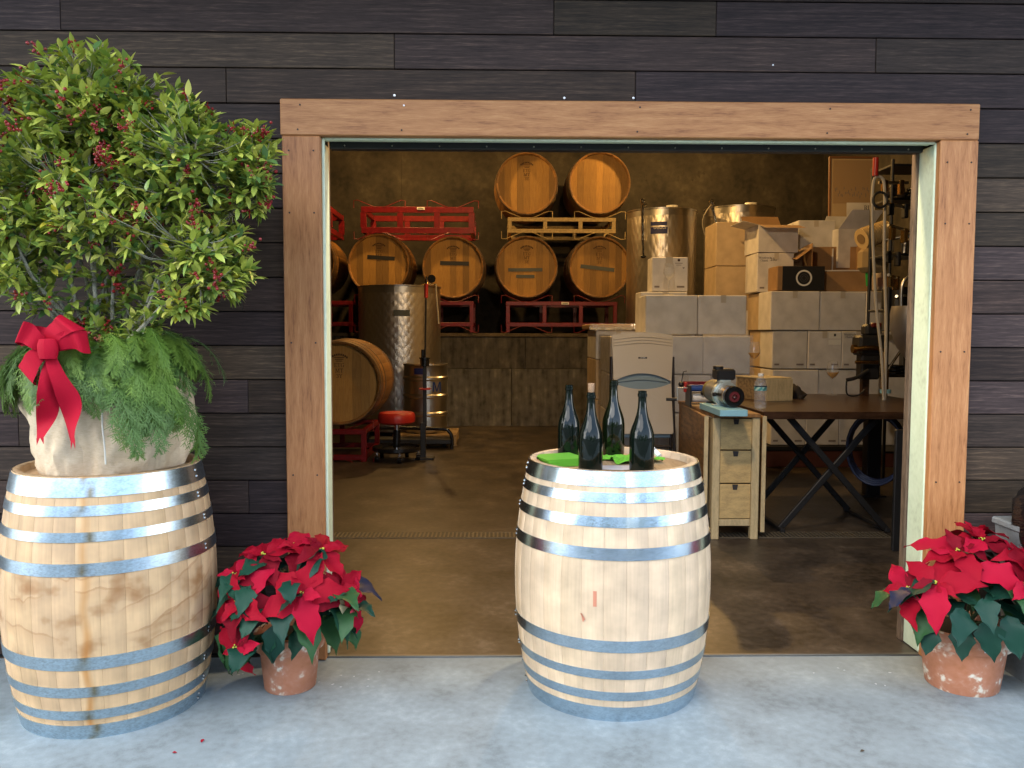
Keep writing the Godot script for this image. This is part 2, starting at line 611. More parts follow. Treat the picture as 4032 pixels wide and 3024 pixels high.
# ---------------------------------------------------------------- the setting
func setting() -> void:
	var s := S()
	box(s, Vector3(0, -.15, -1.13), Vector3(24, .3, 4.6), 0.0)
	struct("pavement", s, M.slab)
	s = S()
	box(s, Vector3(0, -.25, 10.0), Vector3(400, .3, 400), 0.0)
	struct("yard_ground", s, mat(lin(.035, .034, .036), .9))
	s = S()
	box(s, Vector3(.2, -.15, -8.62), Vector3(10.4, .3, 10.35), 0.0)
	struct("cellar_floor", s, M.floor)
	s = S()
	box(s, Vector3(.55, .001, -3.432), Vector3(2.56, .012, .022), .003)
	var t := obj("threshold_strip", s, mat(lin(.13, .13, .12), .45, .7))
	tag(t, "thin grey metal strip in the floor across the doorway", "threshold strip")
	var pn := RandomNumberGenerator.new()
	pn.seed = 8
	s = S()
	for k in 26:
		var cx: float = [-.72, -.62, -.45, .12, .25, 1.35, 1.55, -1.0][k % 8] + pn.randf_range(-.08, .08)
		var q := PackedVector2Array()
		for j in 7:
			q.append(Vector2(cos(TAU * j / 7), sin(TAU * j / 7) * .7) * pn.randf_range(.002, .007))
		prism(s, q, 0, .0012, X(Vector3(cx, .0005, pn.randf_range(-3.34, -3.12)), Vector3(-PI / 2, pn.randf() * 3, 0)))
	var ps := obj("paint_specks", s, mat(lin(.42, .45, .46), .7))
	stuff(ps)
	tag(ps, "scattered white paint specks on the pavement in front of the doorway", "paint specks")
	for k in [0, 1, 3]:
		var fp := obj("fallen_petal", leaf_mesh([.022, .016, .02, .018][k], .012, .3, .1), M.bract0 if k < 3 else M.ink_leaf, self, X([Vector3(-1.0, .004, -2.72), Vector3(-1.07, .004, -2.63), Vector3(-.93, .004, -2.78), Vector3(1.22, .004, -2.62)][k], Vector3(0, k * 1.7, 0)))
		tag(fp, ["tiny red petal on the pavement right of the left barrel", "tiny red petal nearest the foot of the left barrel", "tiny red petal on the pavement near the smaller pot", "small dry dark leaf on the pavement at the right"][k], "petal" if k < 3 else "leaf")
	# trench drain across the cellar floor
	var d := thing("trench_drain", "narrow slotted drain grate running across the cellar floor", "drain grate", Vector3(.6, 0, -5.53))
	s = S()
	box(s, Vector3(0, -.004, .075), Vector3(4.2, .016, .012), .002)
	box(s, Vector3(0, -.004, -.075), Vector3(4.2, .016, .012), .002)
	obj("frame", s, mat(lin(.1, .085, .06), .6, .3), d)
	s = S()
	for k in 150:
		box(s, Vector3(-2.08 + k * .0279, 0, 0), Vector3(.012, .012, .138), .0)
	stuff(obj("bar", s, mat(lin(.13, .11, .075), .6, .3), d))
	s = S()
	box(s, Vector3(0, .001, 0), Vector3(4.2, .003, .14), 0)
	obj("channel", s, M.black, d)
	# a wood beyond the yard, behind the camera: seen only in the metal and glass
	var mm := MultiMesh.new()
	mm.transform_format = MultiMesh.TRANSFORM_3D
	var lf := S()
	leaf(lf, 1.0, .6, .2, .3)
	mm.mesh = done(lf)
	mm.instance_count = 9000
	for k in 9000:
		var tree := k % 26
		var tx := -39.0 + tree * 3.1 + sin(tree * 7.3) * .9
		var hi := 4.0 + 8.0 * pow(absf(sin(tree * 3.7)), 2.0)
		var p := Vector3(rng.randfn(0, 1), rng.randfn(0, 1), rng.randfn(0, .9)) * 1.1
		var at := Vector3(tx + p.x, hi * rng.randf_range(.1, .9) + p.y * .5, 32.0 + sin(tree * 5.1) * 4.0 + p.z)
		at.y = maxf(at.y, .2)
		mm.set_instance_transform(k, X(at, Vector3(rng.randf() * TAU, rng.randf() * TAU, rng.randf() * TAU), Vector3.ONE * rng.randf_range(.5, 1.0)))
	var w := MultiMeshInstance3D.new()
	w.name = "woodland"
	w.multimesh = mm
	w.material_override = leafy(lin(.05, .075, .03), .7, .2)
	add_child(w)
	stuff(w)
	tag(w, "belt of green trees across the yard, facing the doorway", "woodland")


func screw(parent: Node, at: Vector3, r := .0045, m: Material = null) -> void:
	var s := S(false)
	ball(s, Vector3.ZERO, r, 6, .5)
	obj("screw", s, m if m else M.screw, parent, X(at, Vector3(PI / 2, 0, 0)))


func door_frame() -> void:
	var d := thing("door_frame", "reddish-brown timber frame with pale green lining around the wide doorway", "door frame", Vector3(.55, 0, -3.41))
	var o := Vector3(-.55, 0, 3.41)
	var hb := obj("header_board", boxm(Vector3(0, 0, 0), Vector3(2.862, .146, .045), .004), M.timber, d, X(Vector3(.546, 2.256, -3.412) + o))
	for x in [-1.36, -.94, 0.02, .8, 1.38]:
		screw(hb, Vector3(x, -.05, .0235))
		screw(hb, Vector3(x + .01, .048, .0235), .0045, M.bright_screw if x < -.5 and x > -1.0 else null)
	var lb := obj("side_board", boxm(Vector3.ZERO, Vector3(.155, 2.18, .042), .004), M.timber_side, d, X(Vector3(-.802, 1.092, -3.412) + o))
	var rb := obj("side_board", boxm(Vector3.ZERO, Vector3(.158, 2.18, .042), .004), M.timber_side2, d, X(Vector3(1.898, 1.092, -3.412) + o))
	for y in [-.85, -.3, .25, .78, 1.03]:
		for x in [-.05, .05]:
			screw(lb, Vector3(x, y, .022))
			screw(rb, Vector3(x, y - .03, .022))
	obj("jamb_lining", boxm(Vector3(-.744, 1.091, -3.51), Vector3(.026, 2.178, .17), .004), M.green_paint, d, X(o))
	obj("jamb_lining", boxm(Vector3(1.842, 1.091, -3.505), Vector3(.026, 2.178, .16), .004), M.green_paint, d, X(o))
	obj("head_lining", boxm(Vector3(.549, 2.196, -3.468), Vector3(2.556, .024, .08), .004), M.green_paint, d, X(o))
	obj("stop_strip", boxm(Vector3(-.722, 1.1, -3.432), Vector3(.014, 2.16, .016), .003), M.green_paint, d, X(o))
	obj("stop_strip", boxm(Vector3(1.8205, 1.1, -3.432), Vector3(.014, 2.16, .016), .003), M.green_paint, d, X(o))
	obj("stop_strip", boxm(Vector3(.55, 2.178, -3.432), Vector3(2.528, .01, .016), .003), M.green_paint, d, X(o))
	obj("inner_post", boxm(Vector3(1.846, 1.15, -3.61), Vector3(.05, 2.3, .046), .004), M.old_post, d, X(o))
	obj("inner_post", boxm(Vector3(-.762, 1.15, -3.622), Vector3(.05, 2.3, .046), .004), M.old_post, d, X(o))
	var t := thing("door_track", "black steel rail with small bolts under the doorway head", "door rail", Vector3(.55, 2.28, -3.548))
	obj("rail", boxm(Vector3(0, 0, 0), Vector3(2.53, .24, .05), .004), M.black, t)
	for k in 13:
		var s := S(false)
		ball(s, Vector3(-1.2 + k * .2, -.108, .026), .004, 6)
		obj("bolt", s, M.steel, t)


func siding_wall() -> void:
	var w := thing("siding_wall", "dark stained horizontal board wall of the winery, around the doorway", "wall", Vector3(.4, 0, -3.45))
	var o := Vector3(-.4, 0, 3.45)
	var s := S()
	var z := -3.54
	for b in [[-5.2, -.787], [1.871, 5.6]]:
		box(s, Vector3((b[0] + b[1]) / 2, 2.5, z) + o, Vector3(b[1] - b[0], 5.0, .17), 0)
	box(s, Vector3(.542, 3.63, z) + o, Vector3(2.658, 2.74, .17), 0)
	obj("backing", s, M.backing, w)
	var pitch := .1416
	var fixed := {18: [-1.775, .225, .892], 17: [-.427, 1.557], 16: [-1.113, .563], 13: [-2.2], 10: [-1.06], 9: [-2.1], 7: [-1.045, 2.6], 6: [-2.0], 4: [-1.05], 5: [2.55], 15: [2.5], 11: [2.7], 2: [-1.3]}
	for row in range(0, 26):
		var y0 := 2.744 - (19 - row) * pitch + .003
		var y1 := y0 + pitch - .0045
		if row == 0:
			y0 = .02
		var spans := [[-4.2, 4.6]]
		if y0 < 2.28:
			spans = [[-4.2, -.785], [1.875, 4.6]]
		for sp in spans:
			var cuts := [sp[0]]
			var joints: Array = fixed.get(row, [])
			var last: float = sp[0]
			for j in joints:
				if j > sp[0] + .2 and j < sp[1] - .1:
					cuts.append(j)
			if joints.is_empty():
				var x: float = sp[0] + 1.2 + fposmod(row * 1.37, 1.6)
				while x < sp[1] - .6 and (x < -2.0 or x > 2.3):
					cuts.append(x)
					x += 2.4
			cuts.append(sp[1])
			for k in cuts.size() - 1:
				var a: float = cuts[k] + .0012
				var b: float = cuts[k + 1] - .0012
				var proud := rng.randf_range(-.001, .0015)
				var ln := b - a
				obj("board", boxm(Vector3.ZERO, Vector3(ln, y1 - y0, .02), .0018), M["siding%d" % rng.randi_range(0, 7)], w, X(Vector3((a + b) / 2, (y0 + y1) / 2, -3.4405 + proud) + o))
	for p in [[-.427, 2.36], [.27, 2.355], [.555, 2.357]]:
		screw(w, Vector3(p[0], p[1] - .005, -3.429) + o, .006, M.bright_screw)
	screw(w, Vector3(1.13, 2.49, -3.429) + o, .004, M.bright_screw)


func porch_eave() -> void:
	var e := thing("porch_eave", "dark boarded eave over the doorway, just above the picture", "eave", Vector3(.2, 3.35, -2.85))
	for k in 9:
		obj("soffit_board", boxm(Vector3(0, 0, -.52 + k * .13), Vector3(11, .03, .126), .003), M.backing, e)
	obj("fascia", boxm(Vector3(0, .08, .59), Vector3(11, .2, .03), .004), M.backing, e)


func cellar_shell() -> void:
	var s := S()
	box(s, Vector3(.2, 4.85, -8.6), Vector3(10.4, .2, 10.6), 0)
	struct("cellar_ceiling", s, mat(lin(.1, .085, .065), .9))
	for k in 2:
		s = S()
		box(s, Vector3([-5.1, 5.5][k], 2.4, -8.6), Vector3(.2, 5.1, 10.6), 0)
		struct("cellar_side_wall", s, M.wall)
	var w := thing("upper_back_wall", "brown mottled concrete wall behind the stacked casks", "wall", Vector3(.2, 1.386, -13.7))
	for k in 3:
		obj("panel", boxm(Vector3(-3.6 + k * 3.6, 1.69, -.1), Vector3(3.598, 3.44, .2), .002), M.wall, w)
	obj("core", boxm(Vector3(0, 1.2, -.31), Vector3(11, 5.4, .2), 0), M.backing, w)
	# form-tie holes and stains of the concrete stand a little back from its face
	s = S(false)
	for k in 46:
		ball(s, Vector3(rng.randf_range(1.3, 4.3), rng.randf_range(1.4, 2.7), .001) if k > 16 else Vector3(1.4 + k * .12 + rng.randf() * .08, 2.62 + rng.randf_range(-.07, .07), .001), rng.randf_range(.012, .03), 6, rng.randf_range(.8, 2.0))
	stuff(obj("pitting", s, mat(lin(.03, .025, .018), .95), w, X(Vector3.ZERO, Vector3.ZERO, Vector3(1, 1, .05))))
	var l := thing("low_back_wall", "low grey board-marked concrete wall with a pale ledge, under the casks", "wall", Vector3(.2, 0, -12.1))
	for k in 4:
		obj("lower_panel", boxm(Vector3(-4.05 + k * 2.7, .426, -.1), Vector3(2.692, .851, .2), .004), vary(M.low_wall, Color.WHITE, Vector3(.3 * k, .1, .2)), l)
		obj("upper_panel", boxm(Vector3(-3.85 + k * 2.7, 1.115, -.103), Vector3(2.694, .52, .2), .004), vary(M.low_wall, Color(.82, .8, .77), Vector3(.37 * k, .5, .2)), l)
	obj("core", boxm(Vector3(0, .69, -.15), Vector3(10.6, 1.37, .2), 0), M.backing, l)
	obj("ledge", boxm(Vector3(0, 1.353, -.8), Vector3(10.6, .05, 1.66), .004), M.ledge, l)


func ceiling_lamps() -> void:
	var wl := thing("wall_lamp", "shaded lamp on the inside of the front wall, above the doorway", "wall lamp", Vector3(.75, 3.15, -3.66))
	obj("bracket", boxm(Vector3(0, .02, -.03), Vector3(.1, .14, .06), .008), M.black, wl)
	var sh := S(false)
	lathe(sh, [Vector2(.12, -.02), Vector2(.1, .05), Vector2(.03, .09), Vector2(0, .095)], 20, X(Vector3(0, .03, -.16)))
	obj("shade", sh, M.black, wl)
	sh = S(false)
	ball(sh, Vector3(0, .0, -.16), .045, 12)
	var gm := mat(lin(.9, .85, .75), .5)
	gm.emission_enabled = true
	gm.emission = Color(1, .88, .7)
	gm.emission_energy_multiplier = 5.0
	obj("bulb", sh, gm, wl)
	var wo := OmniLight3D.new()
	wo.name = "lamp_light"
	wo.position = Vector3(0, 0, -.16)
	wo.light_color = Color(1.0, .88, .72)
	wo.light_energy = 2.9
	wo.light_size = .05
	wo.omni_range = 20.0
	wo.omni_attenuation = 2.0
	wo.shadow_enabled = true
	wl.add_child(wo)
	var spots := [[Vector3(-1.3, 4.5, -11.6), 21.0, "left of the upper casks"], [Vector3(2.65, 4.5, -11.6), 23.0, "right of the upper casks"], [Vector3(1.0, 4.2, -8.0), 20.0, "over the cartons"]]
	for sp in spots:
		var t := thing("ceiling_lamp", "warm glowing dome lamp on the cellar ceiling, " + sp[2], "ceiling lamp", sp[0], 0, "ceiling lamps of the cellar")
		var s := S(false)
		lathe(s, [Vector2(.17, .02), Vector2(.15, .08), Vector2(.06, .16), Vector2(.02, .18), Vector2(.012, .4)], 20)
		obj("shade", s, M.black, t)
		s = S(false)
		ball(s, Vector3(0, .02, 0), .06, 12)
		var m := mat(lin(.9, .8, .6), .5)
		m.emission_enabled = true
		m.emission = Color(1, .78, .45)
		m.emission_energy_multiplier = 6.0
		obj("bulb", s, m, t)
		var l := OmniLight3D.new()
		l.name = "lamp_light"
		l.position = Vector3(0, .02, 0)
		l.light_color = Color(1.0, .78, .46)
		l.light_energy = sp[1] * .2
		l.light_size = .06
		l.omni_range = 20.0
		l.omni_attenuation = 2.0
		l.shadow_enabled = true
		t.add_child(l)


# ---------------------------------------------------------------- barrels
func bulge(y: float, H: float, rt: float, rb: float) -> float:
	var t := 2.0 * y / H - 1.0
	return rt + (rb - rt) * (1.0 - t * t)


func stave(H: float, rt: float, rb: float, n: int, i: int) -> ArrayMesh:
	var s := S(false)
	var da := TAU / n
	var cols := [[.003, -.0011], [.03, -.0001], [.5, .0], [.97, -.0001], [.997, -.0011]]
	var rows := 18
	for k in rows:
		var y0 := H * k / rows
		var y1 := H * (k + 1) / rows
		for c in cols.size() - 1:
			var P := []
			var U := []
			for q in [[c, y0], [c + 1, y0], [c + 1, y1], [c, y1]]:
				var f: float = cols[q[0]][0]
				var r: float = bulge(q[1], H, rt, rb) + cols[q[0]][1]
				var a := da * (i + f)
				P.append(Vector3(sin(a) * r, q[1], cos(a) * r))
				U.append(Vector2((i + f) / n, 1.0 - q[1] / H))
			uvquad(s, P, U)
	# chimes: end faces and the inside as far as the head
	for e in 2:
		var y: float = H if e == 1 else 0.0
		var yi: float = H - .07 if e == 1 else .07
		var a0 := da * (i + .004)
		var a1 := da * (i + .996)
		s.set_smooth_group(3 + e)
		var r0 := rt - .002
		var r1 := rt - .024
		var A := Vector3(sin(a0) * r0, y, cos(a0) * r0)
		var B := Vector3(sin(a1) * r0, y, cos(a1) * r0)
		var C := Vector3(sin(a1) * r1, y, cos(a1) * r1)
		var D := Vector3(sin(a0) * r1, y, cos(a0) * r1)
		var Ci := Vector3(sin(a1) * (r1 - .003), yi, cos(a1) * (r1 - .003))
		var Di := Vector3(sin(a0) * (r1 - .003), yi, cos(a0) * (r1 - .003))
		var u := (i + .5) / n
		if e == 1:
			uvquad(s, [A, B, C, D], [Vector2(u, .02), Vector2(u, .02), Vector2(u, .06), Vector2(u, .06)])
			uvquad(s, [D, C, Ci, Di], [Vector2(u, .06), Vector2(u, .06), Vector2(u, .15), Vector2(u, .15)])
		else:
			uvquad(s, [D, C, B, A], [Vector2(u, .02), Vector2(u, .02), Vector2(u, .06), Vector2(u, .06)])
			uvquad(s, [Di, Ci, C, D], [Vector2(u, .06), Vector2(u, .06), Vector2(u, .15), Vector2(u, .15)])
		s.set_smooth_group(0)
	return done(s)


func hoop(H: float, rt: float, rb: float, y0: float, y1: float, stain := -9.0, sd := 0) -> ArrayMesh:
	var s := S(false)
	var segs := 96
	var rows := 3
	for k in rows + 2:
		for i in segs:
			var P := []
			var Cc := []
			for q in [[i, k], [i + 1, k], [i + 1, k + 1], [i, k + 1]]:
				var a: float = TAU * q[0] / segs
				var kk: int = clampi(q[1] - 1, 0, rows)
				var y: float = lerpf(y0, y1, float(kk) / rows)
				var r: float = bulge(y, H, rt, rb) + (.0026 if q[1] > 0 and q[1] < rows + 2 else .0)
				P.append(Vector3(sin(a) * r, y, cos(a) * r))
				var d := absf(angle_difference(a, stain + .05 * sin(y * 31.0 + sd)))
				var f := clampf(1.0 - d / .045, 0, 1) + clampf(1.0 - d / .14, 0, 1) * .2 * (0.5 + 0.5 * sin(a * 61.0 + y * 90.0))
				Cc.append(Color(1, 1, 1).lerp(Color(.55, .32, .1), clampf(f, 0, .85)))
			s.set_smooth_group(2 if k == 0 else (3 if k == rows + 1 else 1))
			for j in [0, 2, 1, 0, 3, 2]:
				s.set_color(Cc[j])
				s.add_vertex(P[j])
	return done(s)


func head_boards(parent: Node, r: float, y: float, n: int, mats: String, thick := .022, up := true) -> void:
	var circle := PackedVector2Array()
	for k in 48:
		circle.append(Vector2(cos(TAU * k / 48), sin(TAU * k / 48)) * r)
	var wd := 2.0 * r / n
	for k in n:
		var a := -r + wd * k + .0007
		var b := -r + wd * (k + 1) - .0007
		var rect := PackedVector2Array([Vector2(a, -r * 1.1), Vector2(b, -r * 1.1), Vector2(b, r * 1.1), Vector2(a, r * 1.1)])
		for poly in Geometry2D.intersect_polygons(circle, rect):
			var s := S()
			prism(s, poly, -thick / 2, thick / 2, X(Vector3.ZERO, Vector3(PI / 2, 0, 0)))
			var o := obj("head_board", s, M[mats + str(rng.randi_range(0, 3))], parent, X(Vector3(0, y + rng.randf_range(-.0006, .0006), 0)))
			o.set_meta("seen", 1) if false else null


func rivets(parent: Node, H: float, rt: float, rb: float, y0: float, y1: float, angs: Array) -> void:
	for a in angs:
		for k in 2:
			var y := lerpf(y0, y1, .32 + .36 * k)
			var r := bulge(y, H, rt, rb) + .003
			var s := S(false)
			ball(s, Vector3.ZERO, .006, 6)
			obj("rivet", s, M.chrome, parent, X(Vector3(sin(a) * r, y, cos(a) * r)))


func barrel_skin(seed_: int, stained: bool) -> StandardMaterial3D:
	var w := 1024
	var h := 512
	var grain := nbytes(w, h, .05, 4, seed_, 1, 16)
	var fine := nbytes(w, h, .22, 2, seed_ + 1, 1, 32)
	var cloud := nbytes(w, h, .012, 4, seed_ + 2)
	var out := PackedByteArray()
	out.resize(w * h * 3)
	var r2 := RandomNumberGenerator.new()
	r2.seed = seed_
	var tone := []
	for k in 30:
		tone.append([r2.randf_range(.97, 1.02), r2.randf_range(.985, 1.015)])
	var base := Color(.73, .61, .46) if stained else Color(.77, .68, .565)
	var sx := 0.0127 if stained else 0.78
	var rust := Color(.62, .38, .13)
	var waves := [[.06, .6, .25, .4, .02], [.05, .5, .22, .33, .015], [.1, .57, .26, .47, -.012], [.07, .645, .26, .57, .0], [.0, .42, .08, .44, -.02], [-.12, .45, -.05, .42, .02], [-.14, .56, -.02, .6, -.02], [-.03, .37, .04, .36, .0]]
	for y in h:
		var v := float(y) / h
		for x in w:
			var i := y * w + x
			var u := float(x) / w
			var t: Array = tone[int(u * 30.0) % 30]
			var g := (grain[i] - 127.5) / 127.5 * (.05 if stained else .03) + (fine[i] - 127.5) / 127.5 * .035 + (cloud[i] - 127.5) / 127.5 * .1
			var c := base * float(t[0] * (1.0 + g))
			c.b *= t[1]
			if stained:
				# water marks that wander across the belly, and the rust run under the hoop seams
				if v > .3 and v < .68:
					var du := fposmod(u + .5, 1.0) - .5 + (cloud[i] - 127.5) * .00012
					for wv in waves:
						if du > wv[0] and du < wv[2]:
							var q: float = (du - wv[0]) / (wv[2] - wv[0])
							var d: float = v - lerpf(wv[1], wv[3], q) - wv[4] * sin(PI * q) - .006 * sin(q * 17.0 + wv[1] * 40.0)
							if d > -.003 and d < .05:
								c = c.lerp(Color(.52, .36, .21), (.36 if d < .005 else .16 * (1.0 - d / .05)) * minf(1.0, 6.0 * q) * minf(1.0, 5.0 * (1.0 - q)))
					if cloud[i] < 96:
						c = c.lerp(Color(.56, .4, .24), (96 - cloud[i]) / 90.0)
			var ds := absf(fposmod(u - sx + .5, 1.0) - .5 + .0022 * sin(v * 29.0))
			var run := clampf(1.0 - ds / (.008 if stained else .02), 0, 1) * ((.3 + .4 * v) if stained else .2) * (0.45 + grain[i] / 255.0)
			c = c.lerp(rust, clampf(run, 0, .8))
			out[i * 3] = int(clampf(c.r, 0, 1) * 255)
			out[i * 3 + 1] = int(clampf(c.g, 0, 1) * 255)
			out[i * 3 + 2] = int(clampf(c.b, 0, 1) * 255)
	return mat(Color.WHITE, .62, 0.0, ImageTexture.create_from_image(Image.create_from_data(w, h, false, Image.FORMAT_RGB8, out)))


func front_barrel(label: String, at: Vector3, skin: Material, hoops: Array, metal: Material, stain: float, turn: float) -> Node3D:
	var H := .9
	var rt := .3135
	var rb := .3675
	var t := thing("wine_barrel", label, "barrel", at, turn)
	for i in 30:
		obj("stave", stave(H, rt, rb, 30, i), skin, t)
	for k in hoops.size():
		var m: StandardMaterial3D = metal
		var hp: Array = hoops[k]
		obj("hoop", hoop(H, rt, rb, hp[0], hp[1], stain, k), m, t)
		var tilt := k % 2 * .05
		rivets(t, H, rt, rb, hp[0], hp[1], [1.46 + tilt - turn, -1.5 - tilt - turn])
	head_boards(t, rt - .026, H - .036, 8, "head")
	head_boards(t, rt - .026, .04, 8, "head")
	return t


func front_barrels() -> void:
	var h1 := [[.0, .058], [.084, .118], [.168, .2], [.269, .312], [.597, .639], [.71, .746], [.794, .828], [.848, .9]]
	var h2 := [[.0, .052], [.074, .108], [.158, .194], [.256, .3], [.576, .618], [.688, .72], [.772, .806], [.834, .896]]
	var t := front_barrel("pale oak barrel with eight bright hoops standing in the middle of the doorway", Vector3(.4475, 0, -3.162), barrel_skin(301, false), h1, M.galv, -9.0, 0.0)
	t.scale = Vector3(1.035, 1, 1.035)
	var s := S()   # a smudge of red crayon
	box(s, Vector3.ZERO, Vector3(.012, .055, .0006), 0)
	for k in 3:
		box(s, Vector3(-.03 + k * .012, -.06 - .006 * k, 0), Vector3(.004, .026, .0006), 0, Transform3D(Basis(Vector3(0, 0, 1), .6 - k * .2), Vector3(-.05, 0, 0)))
	obj("crayon_mark", s, mat(lin(.5, .2, .12), .8), t, X(Vector3(-.105, .46, .3527), Vector3(0, -.29, 0)))
	front_barrel("rust-streaked oak barrel at the left, carrying the burlap-wrapped bush", Vector3(-1.4424, 0, -3.044), barrel_skin(401, true), h2, M.galv_old, .08, 0.12)


# ---------------------------------------------------------------- plants
func leaf(s: SurfaceTool, L: float, W: float, fold := .2, curl := .15, power := .8, n := 4, edge := Color.WHITE, rib := Color.WHITE) -> void:
	s.set_smooth_group(0)
	var prev := []
	for k in n + 1:
		var t := float(k) / n
		var w := W * .5 * pow(sin(PI * pow(t, power)), .85) if k > 0 and k < n else .0
		var z := L * t * (1.0 - .25 * curl * t)
		var y := -curl * L * t * t
		var row := [Vector3(-w, y + fold * w, z), Vector3(0, y, z), Vector3(w, y + fold * w, z)]
		if k > 0:
			for h in 2:
				var P := [prev[h], row[h], row[h + 1], prev[h + 1]]
				var cols := [edge if h == 0 else rib, edge if h == 0 else rib, rib if h == 0 else edge, rib if h == 0 else edge]
				for j in ([0, 2, 1] if k == 1 and false else [0, 1, 2, 0, 2, 3]):
					if (k == 1 and j == 3 and h == 9):
						continue
					s.set_color(cols[j])
					s.add_vertex(P[j])
		prev = row


func leaf_mesh(L: float, W: float, fold := .2, curl := .15, power := .8, n := 4, edge := Color.WHITE, rib := Color.WHITE) -> ArrayMesh:
	var s := S(false)
	leaf(s, L, W, fold, curl, power, n, edge, rib)
	return done(s)


func aim(at: Vector3, dir: Vector3, roll := 0.0, sc := 1.0, up := Vector3.UP) -> Transform3D:   # +z along dir
	var z := dir.normalized()
	var x := up.cross(z)
	if x.length() < .05:
		x = Vector3.RIGHT
	x = x.normalized()
	var y := z.cross(x)
	return Transform3D(Basis(x, y, z).rotated(z, roll).scaled_local(Vector3.ONE * sc), at)


func planter() -> void:
	# the wrapped pot
	var pot := thing("burlap_planter", "plant pot wrapped in tan burlap with a loose white cord, on the left barrel", "planter", Vector3(-1.425, .866, -3.03))
	var nz := FastNoiseLite.new()
	nz.seed = 5
	nz.frequency = 3.2
	nz.fractal_octaves = 3
	var wob := func(p: Vector3) -> Vector3:
		var a := atan2(p.x, p.z)
		var f := nz.get_noise_3d(p.x * 1.3, p.y * .8, p.z * 1.3) * .05 + .009 * sin(a * 9.0 + p.y * 7.0) * smoothstep(.02, .3, p.y) + .022 * absf(nz.get_noise_2d(a * 1.9, p.y * .5)) + .012 * nz.get_noise_3d(p.x * 5.0, p.y * 3.0, p.z * 5.0)
		f += .05 * exp(-pow(angle_difference(a, -1.35) / .16, 2)) * exp(-pow((p.y - .265) / .05, 2))
		return p * Vector3(1 + f / .26, 1, 1 + f / .26)
	var s := S(false)
	var prof := [Vector2(0, .002), Vector2(.18, .002), Vector2(.22, .006)]
	for k in 30:
		var t := (k + 1) / 30.0
		prof.append(Vector2(.222 + .03 * sin(PI * pow(t, .8)) + .01 * t, .006 + .39 * t))
	prof.append(Vector2(.2, .385))
	prof.append(Vector2(0, .37))
	lathe(s, prof, 120, Transform3D(), 0, TAU, wob)
	obj("burlap_wrap", s, M.burlap, pot)
	s = S(false)
	tube(s, curve([Vector3(.092, .25, .262), Vector3(.094, .2, .268), Vector3(.097, .14, .264), Vector3(.093, .07, .25)]), .0028, 6)
	obj("cord", s, M.cord, pot)
	berry_bush()
	garland()
	bow()


func lobe_list() -> Array:
	return [[Vector3(-1.41, 1.98, -3.0), Vector3(.4, .38, .32), 155], [Vector3(-1.42, 2.19, -2.97), Vector3(.3, .2, .26), 100], [Vector3(-1.75, 1.95, -2.95), Vector3(.26, .36, .28), 110],
		[Vector3(-1.12, 1.96, -2.93), Vector3(.24, .26, .26), 80], [Vector3(-.87, 1.96, -2.93), Vector3(.1, .18, .14), 44], [Vector3(-1.0, 1.66, -2.9), Vector3(.16, .13, .2), 42],
		[Vector3(-1.3, 1.77, -2.85), Vector3(.3, .13, .25), 40], [Vector3(-1.72, 1.66, -2.9), Vector3(.2, .2, .22), 50], [Vector3(-1.06, 2.1, -2.95), Vector3(.13, .12, .15), 22], [Vector3(-.95, 1.57, -2.88), Vector3(.1, .06, .12), 16], [Vector3(-1.08, 1.47, -2.85), Vector3(.1, .06, .12), 9]]


